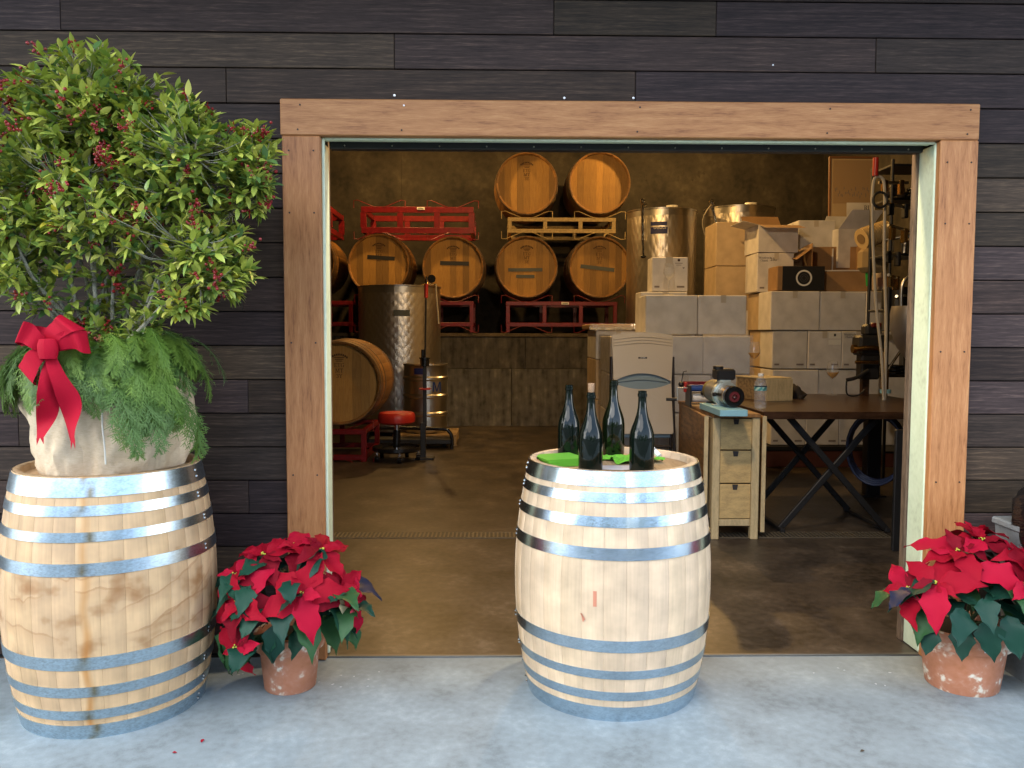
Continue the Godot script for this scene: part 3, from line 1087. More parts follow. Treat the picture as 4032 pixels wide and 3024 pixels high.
func berry_bush() -> void:
	var at := Vector3(-1.46, 1.25, -3.02)
	var b := thing("berry_bush", "tall glossy green bush with clusters of red berries, rising from the burlap pot", "bush", at)
	var r := RandomNumberGenerator.new()
	r.seed = 77
	var base := Vector3(-1.45, 1.25, -3.02)
	var limbs := []
	var lobes := lobe_list()
	for k in 26:
		var lb: Array = lobes[[0, 1, 2, 3, 4, 5, 6, 7, 0, 1, 2, 3, 6, 7, 0, 2, 3, 5, 9, 6, 6, 7, 5, 0, 3, 2][k]]
		var goal: Vector3 = lb[0] + Vector3(r.randf_range(-.5, .5), r.randf_range(-.3, .5), r.randf_range(-.5, .5)) * lb[1]
		var st := base + Vector3(r.randf_range(-.06, .07), 0, r.randf_range(-.04, .05))
		var mid := st.lerp(goal, .45) + Vector3(r.randf_range(-.05, .05), -.03 + .04 * r.randf(), r.randf_range(-.04, .06))
		var pts := curve([st, st.lerp(mid, .4) + Vector3(r.randf_range(-.015, .015), .02, .0), mid, mid.lerp(goal, .5) + Vector3(r.randf_range(-.04, .04), .02, 0), goal], 4)
		limbs.append(pts)
		var s := S(false)
		var rad := []
		var r0 := r.randf_range(.006, .012)
		for q in pts.size():
			rad.append(lerpf(r0, .0028, float(q) / (pts.size() - 1)))
		tube(s, pts.map(func(p): return p - at), rad, 7)
		obj("branch", s, M.bark, b)
	var s2 := S(false)
	tube(s2, curve([base - at, base - at + Vector3(.01, .08, .01), base - at + Vector3(-.005, .17, 0)]), [.055, .05, .05, .045, .045, .04, .04, .04, .035, .03, .03, .03, .025], 9)
	obj("trunk", s2, M.bark, b)
	var leaves := []
	var twigs := S(false)
	var spots := []
	var wanted := []
	for lb in lobes:
		for k in int(lb[2] * 2.1):
			var d0 := Vector3(r.randfn(), r.randfn(), r.randfn()).normalized()
			wanted.append([lb[0] + d0 * pow(r.randf(), .33) * lb[1], d0])
	for l in limbs:
		for q in range(4, l.size() - 3):
			if r.randf() < .42:
				var d1 := Vector3(r.randfn(), r.randf_range(-.2, .7), absf(r.randfn())).normalized()
				wanted.append([l[q] + d1 * r.randf_range(.03, .1), d1])
	if true:
		for wt in wanted:
			var d: Vector3 = wt[1]
			var p: Vector3 = wt[0]
			if p.z > -2.62 or p.z < -3.36:
				continue
			var near: Vector3 = limbs[0][0]
			for l in limbs:
				for q in range(3, l.size(), 2):
					if p.distance_squared_to(l[q]) < p.distance_squared_to(near):
						near = l[q]
			var dir: Vector3 = (p - near).normalized() * .5 + d * .6 + Vector3(0, .6, .3)
			spots.append([p, dir.normalized()])
			var tip: Vector3 = p
			tube(twigs, curve([near - at, near.lerp(tip, .5) - at + Vector3(0, -.015, .0), tip - at], 2), [.0019, .0017, .0015, .0013, .001], 4, false)
			for w in r.randi_range(8, 12):
				var ang := w * 2.4 + r.randf() * .5
				var cone := r.randf_range(.35, 1.15)
				var xf := aim(Vector3.ZERO, dir)
				var ld: Vector3 = xf.basis * Vector3(sin(cone) * cos(ang), sin(cone) * sin(ang), cos(cone))
				var back := r.randf_range(0, .055)
				var lx := aim(p - at - dir * back, ld, r.randf_range(-.6, .6), r.randf_range(.65, 1.08))
				leaves.append([lx, p.z + ld.z * .04, r.randi_range(0, 99)])
	stuff(obj("twig", twigs, M.bark, b))
	leaves.sort_custom(func(x, y): return x[1] > y[1])
	var forms := [leaf_mesh(.062, .022, .22, .18), leaf_mesh(.052, .02, .28, .05), leaf_mesh(.07, .023, .15, .32)]
	for k in mini(300, leaves.size()):
		obj("leaf", forms[k % 3], M["leaf%d" % leaf_tone(leaves[k][2])], b, leaves[k][0])
	var mm := MultiMesh.new()
	mm.transform_format = MultiMesh.TRANSFORM_3D
	mm.use_colors = true
	mm.mesh = forms[0]
	mm.instance_count = maxi(leaves.size() - 300, 1)
	for k in range(300, leaves.size()):
		mm.set_instance_transform(k - 300, leaves[k][0])
		var m: StandardMaterial3D = M["leaf%d" % leaf_tone(leaves[k][2])]
		mm.set_instance_color(k - 300, m.albedo_color.srgb_to_linear())
	var w := MultiMeshInstance3D.new()
	w.name = "foliage"
	w.multimesh = mm
	w.material_override = M.leaf_many
	b.add_child(w)
	stuff(w)
	# berries
	var bunch := []
	for v in 4:
		var s := S(false)
		tube(s, [Vector3(0, 0, -.012), Vector3(0, 0, .03)], .0016, 4)
		for k in [4, 8, 13, 6][v]:
			var p := Vector3(r.randfn() * .012, r.randfn() * .01, r.randfn() * .012 + k * .0025)
			ball(s, p, r.randf_range(.004, .0052), 8)
		bunch.append(done(s))
	var near_spots := spots.duplicate()
	near_spots.sort_custom(func(x, y): return x[0].z > y[0].z)
	for k in 165:
		var sp: Array = near_spots[int(pow(r.randf(), 1.3) * near_spots.size() * .75)]
		obj("berry_cluster", bunch[k % 4], M.berry, b, aim(sp[0] - at + Vector3(r.randf_range(-.02, .02), r.randf_range(-.03, .01), .025), sp[1] + Vector3(0, -.2, .3), r.randf() * 6, r.randf_range(.9, 1.3)))


func cedar_spray(L: float, sd: int) -> ArrayMesh:
	var r := RandomNumberGenerator.new()
	r.seed = sd
	var s := S()
	s.set_smooth_group(0)
	var pts := []
	for k in 15:
		var t := k / 14.0
		pts.append(Vector3(.02 * sin(t * 5 + sd), .035 * sin(t * 2.2) - L * .85 * pow(maxf(t - .15, 0), 1.35), L * .55 * sin(minf(t * 1.5, 1.35))))
	for k in range(1, 15):
		var a: Vector3 = pts[k - 1]
		var c: Vector3 = pts[k]
		var d := (c - a).normalized()
		ribbon_strip(s, a, c, .003, .0025, Vector3(1, 0, 0))
		var side := Vector3(0, d.z, -d.y).normalized()
		for h in [-1.0, 1.0]:
			for m in 2:
				var st := a.lerp(c, m * .5)
				var ln := (.02 + .05 * sin(PI * clampf((k + .5 * m) / 15.0, .12, 1.0))) * r.randf_range(.7, 1.15)
				var bd := (d * r.randf_range(.75, 1.1) + Vector3(h * r.randf_range(.45, .9), -.15, r.randf_range(-.35, .35))).normalized()
				var e := st + bd * ln
				ribbon_strip(s, st, e, .0032, .0012, side)
				var q := 5
				for j in range(1, q):
					var b0 := st.lerp(e, float(j) / q)
					for g in [-1.0, 1.0]:
						var sd2: Vector3 = (bd + bd.cross(side).normalized() * g * .8 + Vector3(r.randf_range(-.2, .2), r.randf_range(-.25, .1), r.randf_range(-.2, .2))).normalized()
						ribbon_strip(s, b0, b0 + sd2 * ln * .3, .0028, .001, side)
	return done(s)


func ribbon_strip(s: SurfaceTool, a: Vector3, b: Vector3, w0: float, w1: float, nrm: Vector3) -> void:
	var x := (b - a).cross(nrm).normalized()
	quad(s, a - x * w0 / 2, a + x * w0 / 2, b + x * w1 / 2, b - x * w1 / 2)


func garland() -> void:
	var at := Vector3(-1.42, 1.29, -3.0)
	var g := thing("cedar_garland", "fresh green cedar boughs draped round the top of the burlap pot", "garland", at)
	var r := RandomNumberGenerator.new()
	r.seed = 31
	var forms := [cedar_spray(.2, 1), cedar_spray(.26, 2), cedar_spray(.3, 3), cedar_spray(.23, 4)]
	for k in 150:
		var a := -1.9 + 3.9 * k / 150.0 + r.randf_range(-.08, .08)
		var ring := r.randf_range(.05, .235)
		var right := clampf((a - .2) / .8, 0, 1)
		var up := r.randf_range(-.05, .04)
		var p := Vector3(sin(a) * ring, up + .02 + .03 * right, cos(a) * ring * .9)
		var sc := r.randf_range(.75, 1.0) + right * r.randf_range(.0, .2)
		if a < -.9:
			sc *= .95
		elif a < .1:
			sc *= .8
		var o := obj("spray", forms[k % 4], M["cedar%d" % (r.randi() % 3)], g, Transform3D(Basis.from_euler(Vector3(r.randf_range(-.25, .22), a, r.randf_range(-.3, .3))).scaled_local(Vector3.ONE * sc), p))
	for k in 26:
		var a := r.randf_range(-1.75, -.9)
		obj("spray", forms[k % 4], M["cedar%d" % (r.randi() % 3)], g, Transform3D(Basis.from_euler(Vector3(r.randf_range(-.1, .25), a, r.randf_range(-.3, .3))).scaled_local(Vector3.ONE * r.randf_range(.8, 1.05)), Vector3(sin(a) * .2, r.randf_range(-.05, .04), cos(a) * .16 + .03)))
	for k in 34:
		var a := r.randf_range(-1.1, .8)
		obj("spray", forms[k % 4], M["cedar%d" % (r.randi() % 3)], g, Transform3D(Basis.from_euler(Vector3(r.randf_range(-.1, .3), a, r.randf_range(-.3, .3))).scaled_local(Vector3.ONE * r.randf_range(.7, 1.0)), Vector3(sin(a) * .2, r.randf_range(-.03, .05), cos(a) * .19)))
	for k in 16:
		var a := .75 + r.randf_range(-.25, .5)
		obj("spray", forms[k % 4], M["cedar%d" % (r.randi() % 3)], g, Transform3D(Basis.from_euler(Vector3(r.randf_range(.05, .4), a, r.randf_range(-.2, .2))).scaled_local(Vector3.ONE * r.randf_range(1.0, 1.25)), Vector3(sin(a) * .24, -.03 + r.randf_range(-.1, .03), cos(a) * .2)))


func strip(path: Array, wide: Array, width_dir: Array) -> ArrayMesh:   # a ribbon along a path, with a little thickness
	var s := S(false)
	for k in path.size() - 1:
		for c in 4:
			var f0 := c / 4.0 - .5
			var f1 := (c + 1) / 4.0 - .5
			var sag0 := Vector3(0, 0, .1) * (f0 * f0)
			var sag1 := Vector3(0, 0, .1) * (f1 * f1)
			var a: Vector3 = path[k] + width_dir[k] * wide[k] * f0 - sag0 * wide[k]
			var b: Vector3 = path[k] + width_dir[k] * wide[k] * f1 - sag1 * wide[k]
			var cc: Vector3 = path[k + 1] + width_dir[k + 1] * wide[k + 1] * f1 - sag1 * wide[k + 1]
			var d: Vector3 = path[k + 1] + width_dir[k + 1] * wide[k + 1] * f0 - sag0 * wide[k + 1]
			quad(s, a, b, cc, d)
	return done(s)


func bow() -> void:
	var b := thing("red_bow", "large red ribbon bow with two long tails, on the cedar boughs", "bow", Vector3(-1.442, 1.33, -2.675))
	b.scale = Vector3.ONE * .93
	for lp in [[2.62, .115, .088], [1.0, .115, .09], [.28, .12, .082], [3.95, .125, .088]]:
		var dir := Vector3(cos(lp[0]), sin(lp[0]), 0)
		var wd := Vector3(-sin(lp[0]), cos(lp[0]), 0)
		var path := []
		var wide := []
		var wds := []
		for k in 23:
			var t := k / 22.0
			var out: float = lp[1] * pow(sin(PI * t), .75)
			path.append(dir * out + Vector3(0, 0, .042 * sin(TAU * t) * (1.0 if t < .5 else .75) + .01 * sin(t * 21.0)) + wd * .012 * sin(t * 9.0 + lp[0]))
			wide.append(lp[2] * (.38 + .62 * pow(sin(PI * t), .6)))
			wds.append((wd + Vector3(0, 0, .25 * sin(t * 7.0 + lp[0] * 3.0))).normalized())
		obj("loop", strip(path, wide, wds), M.ribbon, b)
	for tl in [[-.015, -.29, -.3], [.075, -.30, .3]]:
		var path := []
		var wide := []
		var wds := []
		for k in 21:
			var t := k / 20.0
			path.append(Vector3(tl[0] * t * 1.2 + .022 * sin(t * 5.5 + tl[2]) * t + tl[2] * .03 * t, tl[1] * t - .02, .012 + .03 * sin(t * 6.5 + tl[2] * 2.0) * (.3 + t) + .015 * t))
			wide.append(lerpf(.032, .072, minf(t * 2.2, 1.0)))
			wds.append(Vector3(cos(.9 * sin(t * 4.4 + tl[2])), .15, -sin(.9 * sin(t * 4.4 + tl[2]))).normalized())
		obj("tail", strip(path, wide, wds), M.ribbon, b)
		var e: Vector3 = path[-1]
		var wdv: Vector3 = wds[-1]
		var s := S()
		for h in [-1.0, 1.0]:
			tri(s, e, e + wdv * .036 * h, e + wdv * .034 * h + Vector3(0, -.026, 0))
		obj("tail_end", s, M.ribbon, b)
	var s := S(false)
	lathe(s, [Vector2(0, -.036), Vector2(.026, -.034), Vector2(.031, -.012), Vector2(.032, .014), Vector2(.026, .034), Vector2(0, .036)], 18, X(Vector3(0, 0, .028), Vector3.ZERO, Vector3(1.1, 1, .85)))
	obj("knot", s, M.ribbon, b)


func leaf_tone(n: int) -> int:
	return 0 if n < 30 else (1 if n < 60 else (2 if n < 80 else (3 if n < 89 else (4 if n < 98 else 5))))


func pot_shape(rt: float, rb: float, h: float) -> SurfaceTool:
	var s := S(false)
	lathe(s, [Vector2(0, 0), Vector2(rb, 0), Vector2(rb + .003, .004), Vector2(lerpf(rb, rt, .7) - .008, h * .72), Vector2(rt - .002, h * .725), Vector2(rt, h * .74), Vector2(rt, h * .985), Vector2(rt - .004, h), Vector2(rt - .013, h), Vector2(rt - .017, h * .98), Vector2(rt - .03, h * .85), Vector2(0, h * .85)], 48)
	return s


func poinsettia_head(p: Node3D, r: RandomNumberGenerator, at: Vector3, dir: Vector3, size: float, forms: Array) -> void:
	var n := 6 + r.randi() % 3
	for k in n:
		var inner := k >= n - 2
		var ang := k * 2.4 + r.randf() * .4
		var cone := r.randf_range(.8, 1.15) if inner else r.randf_range(1.25, 1.75)
		var xf := aim(Vector3.ZERO, dir)
		var ld: Vector3 = xf.basis * Vector3(sin(cone) * cos(ang), sin(cone) * sin(ang), cos(cone))
		var m: int = [0, 0, 1, 1, 0, 2, 2, 1][r.randi() % 8]
		if r.randf() < .035:
			m = 3 + r.randi() % 2
		var t := aim(at + ld * .006, ld, 0.0, size * (r.randf_range(.55, .7) if inner else r.randf_range(.95, 1.3)), dir)
		obj("bract", forms[r.randi() % forms.size()], M["bract%d" % m], p, t)
	var s := S(false)
	for k in 5:
		ball(s, at + dir * .01 + Vector3(r.randf_range(-.008, .008), r.randf_range(-.004, .006), r.randf_range(-.008, .008)), .0035, 6)
	obj("flower_centre", s, M.cyathia, p)


func bract_form(L: float, W: float, fold: float, curl: float, sd: int) -> ArrayMesh:
	var s := S(false)
	var prev := []
	var n := 9
	for k in n + 1:
		var t := float(k) / n
		var w := W * .5 * pow(sin(PI * pow(t, .72)), 1.12) * (1.0 + .13 * sin(t * 17.0 + sd)) if k > 0 and k < n else .0
		var w2 := w * (1.0 + .1 * sin(t * 13.0 + sd * 2))
		var z := L * t * (1 - .15 * curl * t)
		var y := -curl * L * t * t + .04 * L * sin(t * 5.0 + sd)
		var row := [Vector3(-w, y + fold * w + .006 * sin(t * 15 + sd), z), Vector3(-w * .5, y + fold * w * .6, z), Vector3(0, y, z), Vector3(w2 * .5, y + fold * w * .6, z), Vector3(w2, y + fold * w + .006 * sin(t * 12 + sd * 3), z)]
		if k > 0:
			for h in 4:
				var P := [prev[h], row[h], row[h + 1], prev[h + 1]]
				for j in [0, 1, 2, 0, 2, 3]:
					var e := absf(P[j].x) / (W * .5)
					s.set_color(Color(1, 1, 1).lerp(Color(1.45, 1.5, 1.5), clampf(.12 - e, 0, .12) / .12))
					s.add_vertex(P[j])
		prev = row
	return done(s)


func poinsettia(label: String, pot_label: String, at: Vector3, pot: Array, heads: Array, leaves: Array, sd: int, sticker := false) -> void:
	var r := RandomNumberGenerator.new()
	r.seed = sd
	var c := thing("terracotta_pot", pot_label, "flower pot", at)
	obj("pot_body", pot_shape(pot[0], pot[1], pot[2]), vary(M.terracotta, Color.WHITE, Vector3(.17 * sd, .11 * sd, .23)), c)
	var s := S(false)
	lathe(s, [Vector2(pot[0] - .016, -.004), Vector2(.0, .012)], 24, X(Vector3(0, pot[2] * .9, 0)))
	obj("soil", s, M.soil, c)
	if sticker:
		var st := obj("sticker", boxm(Vector3.ZERO, Vector3(.019, .034, .001), 0), M.white_print, c, X(Vector3(-.012, pot[2] * .86, pot[0] + .0012), Vector3(0, -.06, 0)))
		obj("printed_mark", boxm(Vector3(.003, .001, .001), Vector3(.006, .018, .001), 0), mat(lin(.05, .25, .32), .6), st)
	var p := thing("poinsettia", label, "poinsettia", at)
	var forms := []
	for k in 5:
		forms.append(bract_form(.122, .068, [.25, .1, .35, .2, .15][k], [.25, .45, .15, .6, .35][k], k))
	var greens := []
	for k in 4:
		greens.append(bract_form(.12, .078, [.15, .25, .1, .2][k], [.35, .6, .8, .5][k], k + 7))
	var root := Vector3(0, pot[2] * .9, 0)
	for h in heads:
		var q: Vector3 = h[0]
		poinsettia_head(p, r, q, h[1].normalized(), h[2], forms)
		s = S(false)
		var b := root + Vector3(r.randf_range(-.04, .04), 0, r.randf_range(-.04, .04))
		tube(s, curve([b, b.lerp(q, .5) + Vector3(0, .03, 0), q], 5), [.005, .005, .005, .0045, .0045, .0045, .004, .004, .004, .0035, .003], 6)
		obj("stem", s, M.stalk, p)
		for k in 6:
			var a := r.randf() * TAU
			var st: Vector3 = b.lerp(q, r.randf_range(.55, 1.02))
			obj("green_leaf", greens[r.randi() % 4], M["pgreen%d" % (r.randi() % 3)], p, aim(st, Vector3(cos(a), r.randf_range(-.1, .3), sin(a) * .8 + .25), r.randf_range(-.3, .3), r.randf_range(.85, 1.25)))
	for l in leaves:
		var q: Vector3 = l[0]
		obj("green_leaf", greens[r.randi() % 4], M["pgreen%d" % (l[3] if l.size() > 3 else r.randi() % 3)], p, aim(q, l[1], r.randf_range(-.4, .4), l[2]))


func poinsettias() -> void:
	var H := []
	# left plant: offsets from the pot
	for h in [[-.07, .51, .09, 0, .9, .45, 1.0], [-.16, .455, .14, -.3, .7, .6, .95], [.03, .53, .04, .1, .95, .3, 1.05], [.14, .52, .06, .35, .8, .4, 1.0], [.1, .4, .2, .2, .5, .85, 1.15], [-.13, .38, .21, -.35, .45, .85, 1.1],
		[.22, .39, .13, .65, .5, .5, 1.0], [-.13, .215, .23, -.4, .1, .9, .85], [.27, .33, .12, .85, .2, .45, .75]]:
		H.append([Vector3(h[0], h[1] + .03, h[2]), Vector3(h[3], h[4], h[5]), h[6]])
	var L := []
	for l in [[-.17, .24, .17, -.5, -.9, .5, 1.35], [-.1, .25, .2, -.1, -.9, .55, 1.2], [.0, .27, .2, .1, -.8, .6, 1.1], [.09, .3, .17, .5, -.35, .6, 1.35], [.17, .32, .12, .9, -.4, .4, 1.45], [-.22, .3, .1, -.8, -.6, .3, 1.2], [.03, .33, .2, .05, -.3, .9, 1.1], [-.06, .33, .2, -.25, -.3, .85, 1.1],
		[.22, .38, .03, .95, .15, .1, 1.2, 3], [-.2, .2, .13, -.5, -1.0, .2, 1.2], [.06, .23, .16, .3, -.9, .5, .9], [-.02, .24, .17, -.2, -.7, .6, 1.0], [.15, .26, .1, .7, -.6, .4, 1.2], [-.1, .4, .2, .1, -.2, .9, .9], [.05, .42, .19, .2, -.1, .9, .95], [-.24, .38, .03, -.9, -.3, .2, 1.1], [.24, .27, .1, .6, -.7, .5, 1.1], [-.03, .18, .14, -.1, -.9, .4, .7]]:
		L.append([Vector3(l[0], l[1] + .05, l[2]), Vector3(l[3], l[4], l[5]), l[6], int(l[7])] if l.size() > 7 else [Vector3(l[0], l[1] + .05, l[2]), Vector3(l[3], l[4], l[5]), l[6]])
	poinsettia("red poinsettia with dark green leaves, between the left barrel and the doorway", "smaller terracotta pot with green and white stains, at the left of the doorway", Vector3(-.815, 0, -3.155), [.135, .096, .225], H, L, 3)
	H = []
	for h in [[-.2, .4, .15, -.45, .55, .65, 1.15], [-.08, .5, .08, -.15, .9, .4, 1.2], [.04, .53, .03, .1, .95, .3, 1.15], [.1, .41, .2, .2, .55, .85, 1.35], [.19, .46, .1, .5, .75, .45, 1.2], [-.27, .36, .08, -.8, .4, .45, 1.1], [.24, .36, .13, .75, .35, .5, 1.1], [.1, .52, -.08, .2, .9, -.2, 1.1], [.24, .25, .14, .7, -.1, .6, .8]]:
		H.append([Vector3(h[0], h[1] + .05, h[2]), Vector3(h[3], h[4], h[5]), h[6]])
	L = []
	for l in [[-.2, .3, .12, -.7, -.7, .5, 1.25], [-.13, .32, .2, -.3, -.6, .8, 1.2], [-.04, .28, .21, -.1, -.8, .6, 1.2], [.03, .3, .22, .05, -.75, .6, 1.3], [.12, .34, .22, .2, -.4, .8, 1.25], [.13, .25, .2, .3, -.9, .4, 1.15], [.2, .28, .16, .6, -.6, .5, 1.3], [-.1, .25, .18, -.4, -.8, .4, 1.1], [-.27, .36, .1, -.9, -.1, .4, 1.1, 3], [.26, .3, .1, .9, -.3, .4, 1.3], [.27, .37, .12, .8, .1, .6, 1.2, 3],
		[-.06, .36, .22, -.2, -.3, .9, 1.0], [.05, .4, .2, .1, -.2, .95, 1.0], [-.2, .24, .14, -.5, -.9, .4, 1.0], [.25, .24, .12, .5, -.8, .5, 1.2], [-.3, .33, .02, -.9, -.3, .1, .9], [.18, .33, .2, .4, -.3, .8, 1.2]]:
		L.append([Vector3(l[0], l[1] + .05, l[2]), Vector3(l[3], l[4], l[5]), l[6], int(l[7])] if l.size() > 7 else [Vector3(l[0], l[1] + .05, l[2]), Vector3(l[3], l[4], l[5]), l[6]])
	poinsettia("big red poinsettia with broad leaves, at the right side of the doorway", "larger terracotta pot with a small white sticker, at the right of the doorway", Vector3(1.845, 0, -3.145), [.178, .13, .245], H, L, 9, true)


func table_top_things() -> void:
	var y := .9 - .036 + .0115
	var prof := [Vector2(0, .002), Vector2(.04, 0), Vector2(.044, .003), Vector2(.0455, .012), Vector2(.0457, .1), Vector2(.0455, .125), Vector2(.043, .145), Vector2(.037, .165), Vector2(.029, .185), Vector2(.0225, .205), Vector2(.0185, .222), Vector2(.0162, .24), Vector2(.0152, .262), Vector2(.0148, .274), Vector2(.0175, .2755), Vector2(.0178, .286), Vector2(.0155, .2875), Vector2(.0158, .2955), Vector2(.0145, .297), Vector2(.0095, .2968), Vector2(.0092, .27), Vector2(0, .268)]
	var list := [[Vector3(.293, y, -3.365), "dark wine bottle at the back left of the barrel top", 1.0, 1.0], [Vector3(.343, y, -3.005), "dark wine bottle closed with a pale cork, front left on the barrel top", .985, .99], [Vector3(.482, y, -3.395), "tall green-black open wine bottle at the back right of the barrel top", 1.06, 1.02], [Vector3(.532, y, -3.0), "dark open wine bottle with thick lip, front right on the barrel top", 1.005, 1.0]]
	for k in 4:
		var b := thing("wine_bottle", list[k][1], "wine bottle", list[k][0], 0, "wine bottles on the barrel top")
		var s := S(false)
		lathe(s, prof, 40, X(Vector3.ZERO, Vector3.ZERO, Vector3(list[k][3], list[k][2], list[k][3])))
		obj("glass_body", s, M.bottle2 if k == 2 else M.bottle, b)
		if k == 1:
			s = S(false)
			lathe(s, [Vector2(.0088, .272), Vector2(.0092, .29), Vector2(.0118, .299), Vector2(.0122, .324), Vector2(.0115, .3255), Vector2(0, .3255)], 18)
			obj("cork", s, M.cork, b)
	# napkins
	var n := thing("napkin_stack", "stack of folded lime green paper napkins on the left of the barrel top", "napkins", Vector3(.268, y, -3.18), .22)
	for k in 11:
		obj("napkin", boxm(Vector3.ZERO, Vector3(.165, .0014, .165), .0006), M.napkin, n, X(Vector3(-.002 * k, .001 + k * .0022, -.0035 * k), Vector3(-.012, .012 * k, rng.randf_range(-.006, .006))))
	var c2 := sheet(.26, .12, 14, 8, .005, M.napkin)
	c2.name = "green_napkin"
	c2.position = Vector3(.43, y + .006, -3.3)
	tag(c2, "flat lime green napkin spread under the two back bottles", "napkin")
	var c := sheet(.2, .15, 14, 3, .012, M.napkin)
	c.name = "green_napkin_001"
	c.position = Vector3(.55, y + .012, -3.24)
	c.rotation.y = .25
	tag(c, "crumpled lime green napkin spread at the right of the barrel top", "napkin")
	var p := sheet(.13, .1, 6, 9, .001, M.paper)
	p.name = "paper_sheet"
	p.position = Vector3(.44, y + .003, -3.06)
	tag(p, "pale grey sheet of paper lying between the two front bottles", "paper")
	var st := thing("white_stopper", "small white plastic stopper lying on the crumpled green napkin", "stopper", Vector3(.634, y + .032, -3.27), 0)
	var s2 := S(false)
	cyl(s2, Vector3(-.014, .016, -.018), Vector3(.014, -.014, .02), .011, 16)
	obj("body", s2, M.white_print, st)
	s2 = S(false)
	ball(s2, Vector3(-.002, .012, .004), .004, 8)
	obj("button", s2, mat(lin(.2, .2, .2), .5), st)


func sheet(w: float, d: float, n: int, sd: int, high: float, m: Material) -> MeshInstance3D:
	var s := S(false)
	var nz := FastNoiseLite.new()
	nz.seed = sd
	nz.frequency = 14.0
	nz.fractal_octaves = 3
	var g := []
	for i in n + 1:
		for j in n + 1:
			var x := (float(i) / n - .5) * w
			var z := (float(j) / n - .5) * d
			g.append(Vector3(x + nz.get_noise_2d(z, x + 3.0) * high, maxf(nz.get_noise_2d(x, z) * high * 2.4, -high * .9), z))
	for i in n:
		for j in n:
			quad(s, g[i * (n + 1) + j + 1], g[(i + 1) * (n + 1) + j + 1], g[(i + 1) * (n + 1) + j], g[i * (n + 1) + j])
	return obj("sheet", s, m)


func waste_bin() -> void:
	var b := thing("waste_bin", "grey waste bin with a black bag, cut off at the right edge", "waste bin", Vector3(2.245, 0, -3.12))
	var s := S()
	var x := Transform3D()
	for k in 1:
		var lo := [Vector3(-.15, 0, -.15), Vector3(.15, 0, -.15), Vector3(.15, 0, .15), Vector3(-.15, 0, .15)]
		var hi := [Vector3(-.19, .62, -.19), Vector3(.19, .62, -.19), Vector3(.19, .62, .19), Vector3(-.19, .62, .19)]
		for i in 4:
			var j := (i + 1) % 4
			quad(s, lo[j], lo[i], hi[i], hi[j])
		quad(s, lo[0], lo[1], lo[2], lo[3])
		quad(s, hi[0] * .995, hi[3] * .995, hi[2] * .995, hi[1] * .995)
	obj("tub", s, M.bin, b)
	obj("rim", boxm(Vector3(0, .62, 0), Vector3(.4, .03, .4), .01), M.bin, b)
	s = S(false)
	var nz := FastNoiseLite.new()
	nz.seed = 12
	nz.frequency = 5.0
	var wob := func(p: Vector3) -> Vector3: return p + Vector3(p.x, 0, p.z) * nz.get_noise_3dv(p) * .25 + Vector3(0, nz.get_noise_3d(p.z, p.x, p.y) * .05, 0)
	lathe(s, [Vector2(.2, .55), Vector2(.225, .6), Vector2(.22, .66), Vector2(.2, .74), Vector2(.15, .8), Vector2(0, .83)], 28, Transform3D(), 0, TAU, wob)
	obj("bag", s, M.bag, b)


# ---------------------------------------------------------------- the cellar: casks and racks
var cask_staves := []
var cask_hoops := []


func cask(label: String, centre: Vector3, r := .445, len := 1.15, tapes := [], stamp := true, tilt := 0.0) -> void:
	var rb := r + .03
	var t := thing("wine_cask", label, "cask", centre - Vector3(0, 0, len), 0, "oak casks in the cellar")
	t.rotation.x = PI / 2
	if cask_staves.is_empty():
		for i in 28:
			cask_staves.append(stave(len, r, rb, 28, i))
		for h in [[0.0, .06], [.1, .135], [.26, .3], [.85, .89], [1.015, 1.05], [1.09, 1.147]]:
			cask_hoops.append(hoop(len, r, rb, h[0], h[1]))
	for i in 28:
		obj("stave", cask_staves[i], M["cask_stave%d" % rng.randi_range(0, 3)], t)
	for h in cask_hoops:
		obj("hoop", h, M.cask_hoop, t)
	head_boards(t, r - .026, len - .066, 9, "cask_head")
	var face := Basis(Vector3(1, 0, 0), -PI / 2)
	var z := len - .066 + .0125
	for tp in tapes:   # [x, y up, width, height, turn, material]
		obj("tape_strip", boxm(Vector3.ZERO, Vector3(tp[2], tp[3], .001), 0), tp[5], t, Transform3D(face.rotated(Vector3.UP, tp[4]), Vector3(tp[0], z + .0012, -tp[1])))
	if stamp:
		var m := obj("burnt_stamp", stamp_arc(), M.burnt, t, Transform3D(face, Vector3(.0, z, -r * .62)))
		for w in [["ETG", .0], ["MT", -.058], ["3Y", -.116]]:
			text(w[0], .042, M.burnt, m, X(Vector3(0, -.085 + w[1], .0)), "burnt_lettering", "Droid Serif")


func stamp_arc() -> SurfaceTool:
	var s := S()
	for k in 9:
		var a := -.7 + k * .175
		box(s, Vector3(sin(a) * .13, cos(a) * .13 - .1, 0), Vector3(.016, .022, .001), 0)
	for k in 3:
		box(s, Vector3(0, .0 - k * .02, 0), Vector3(.11 - .02 * k, .008, .001), 0)
	return s


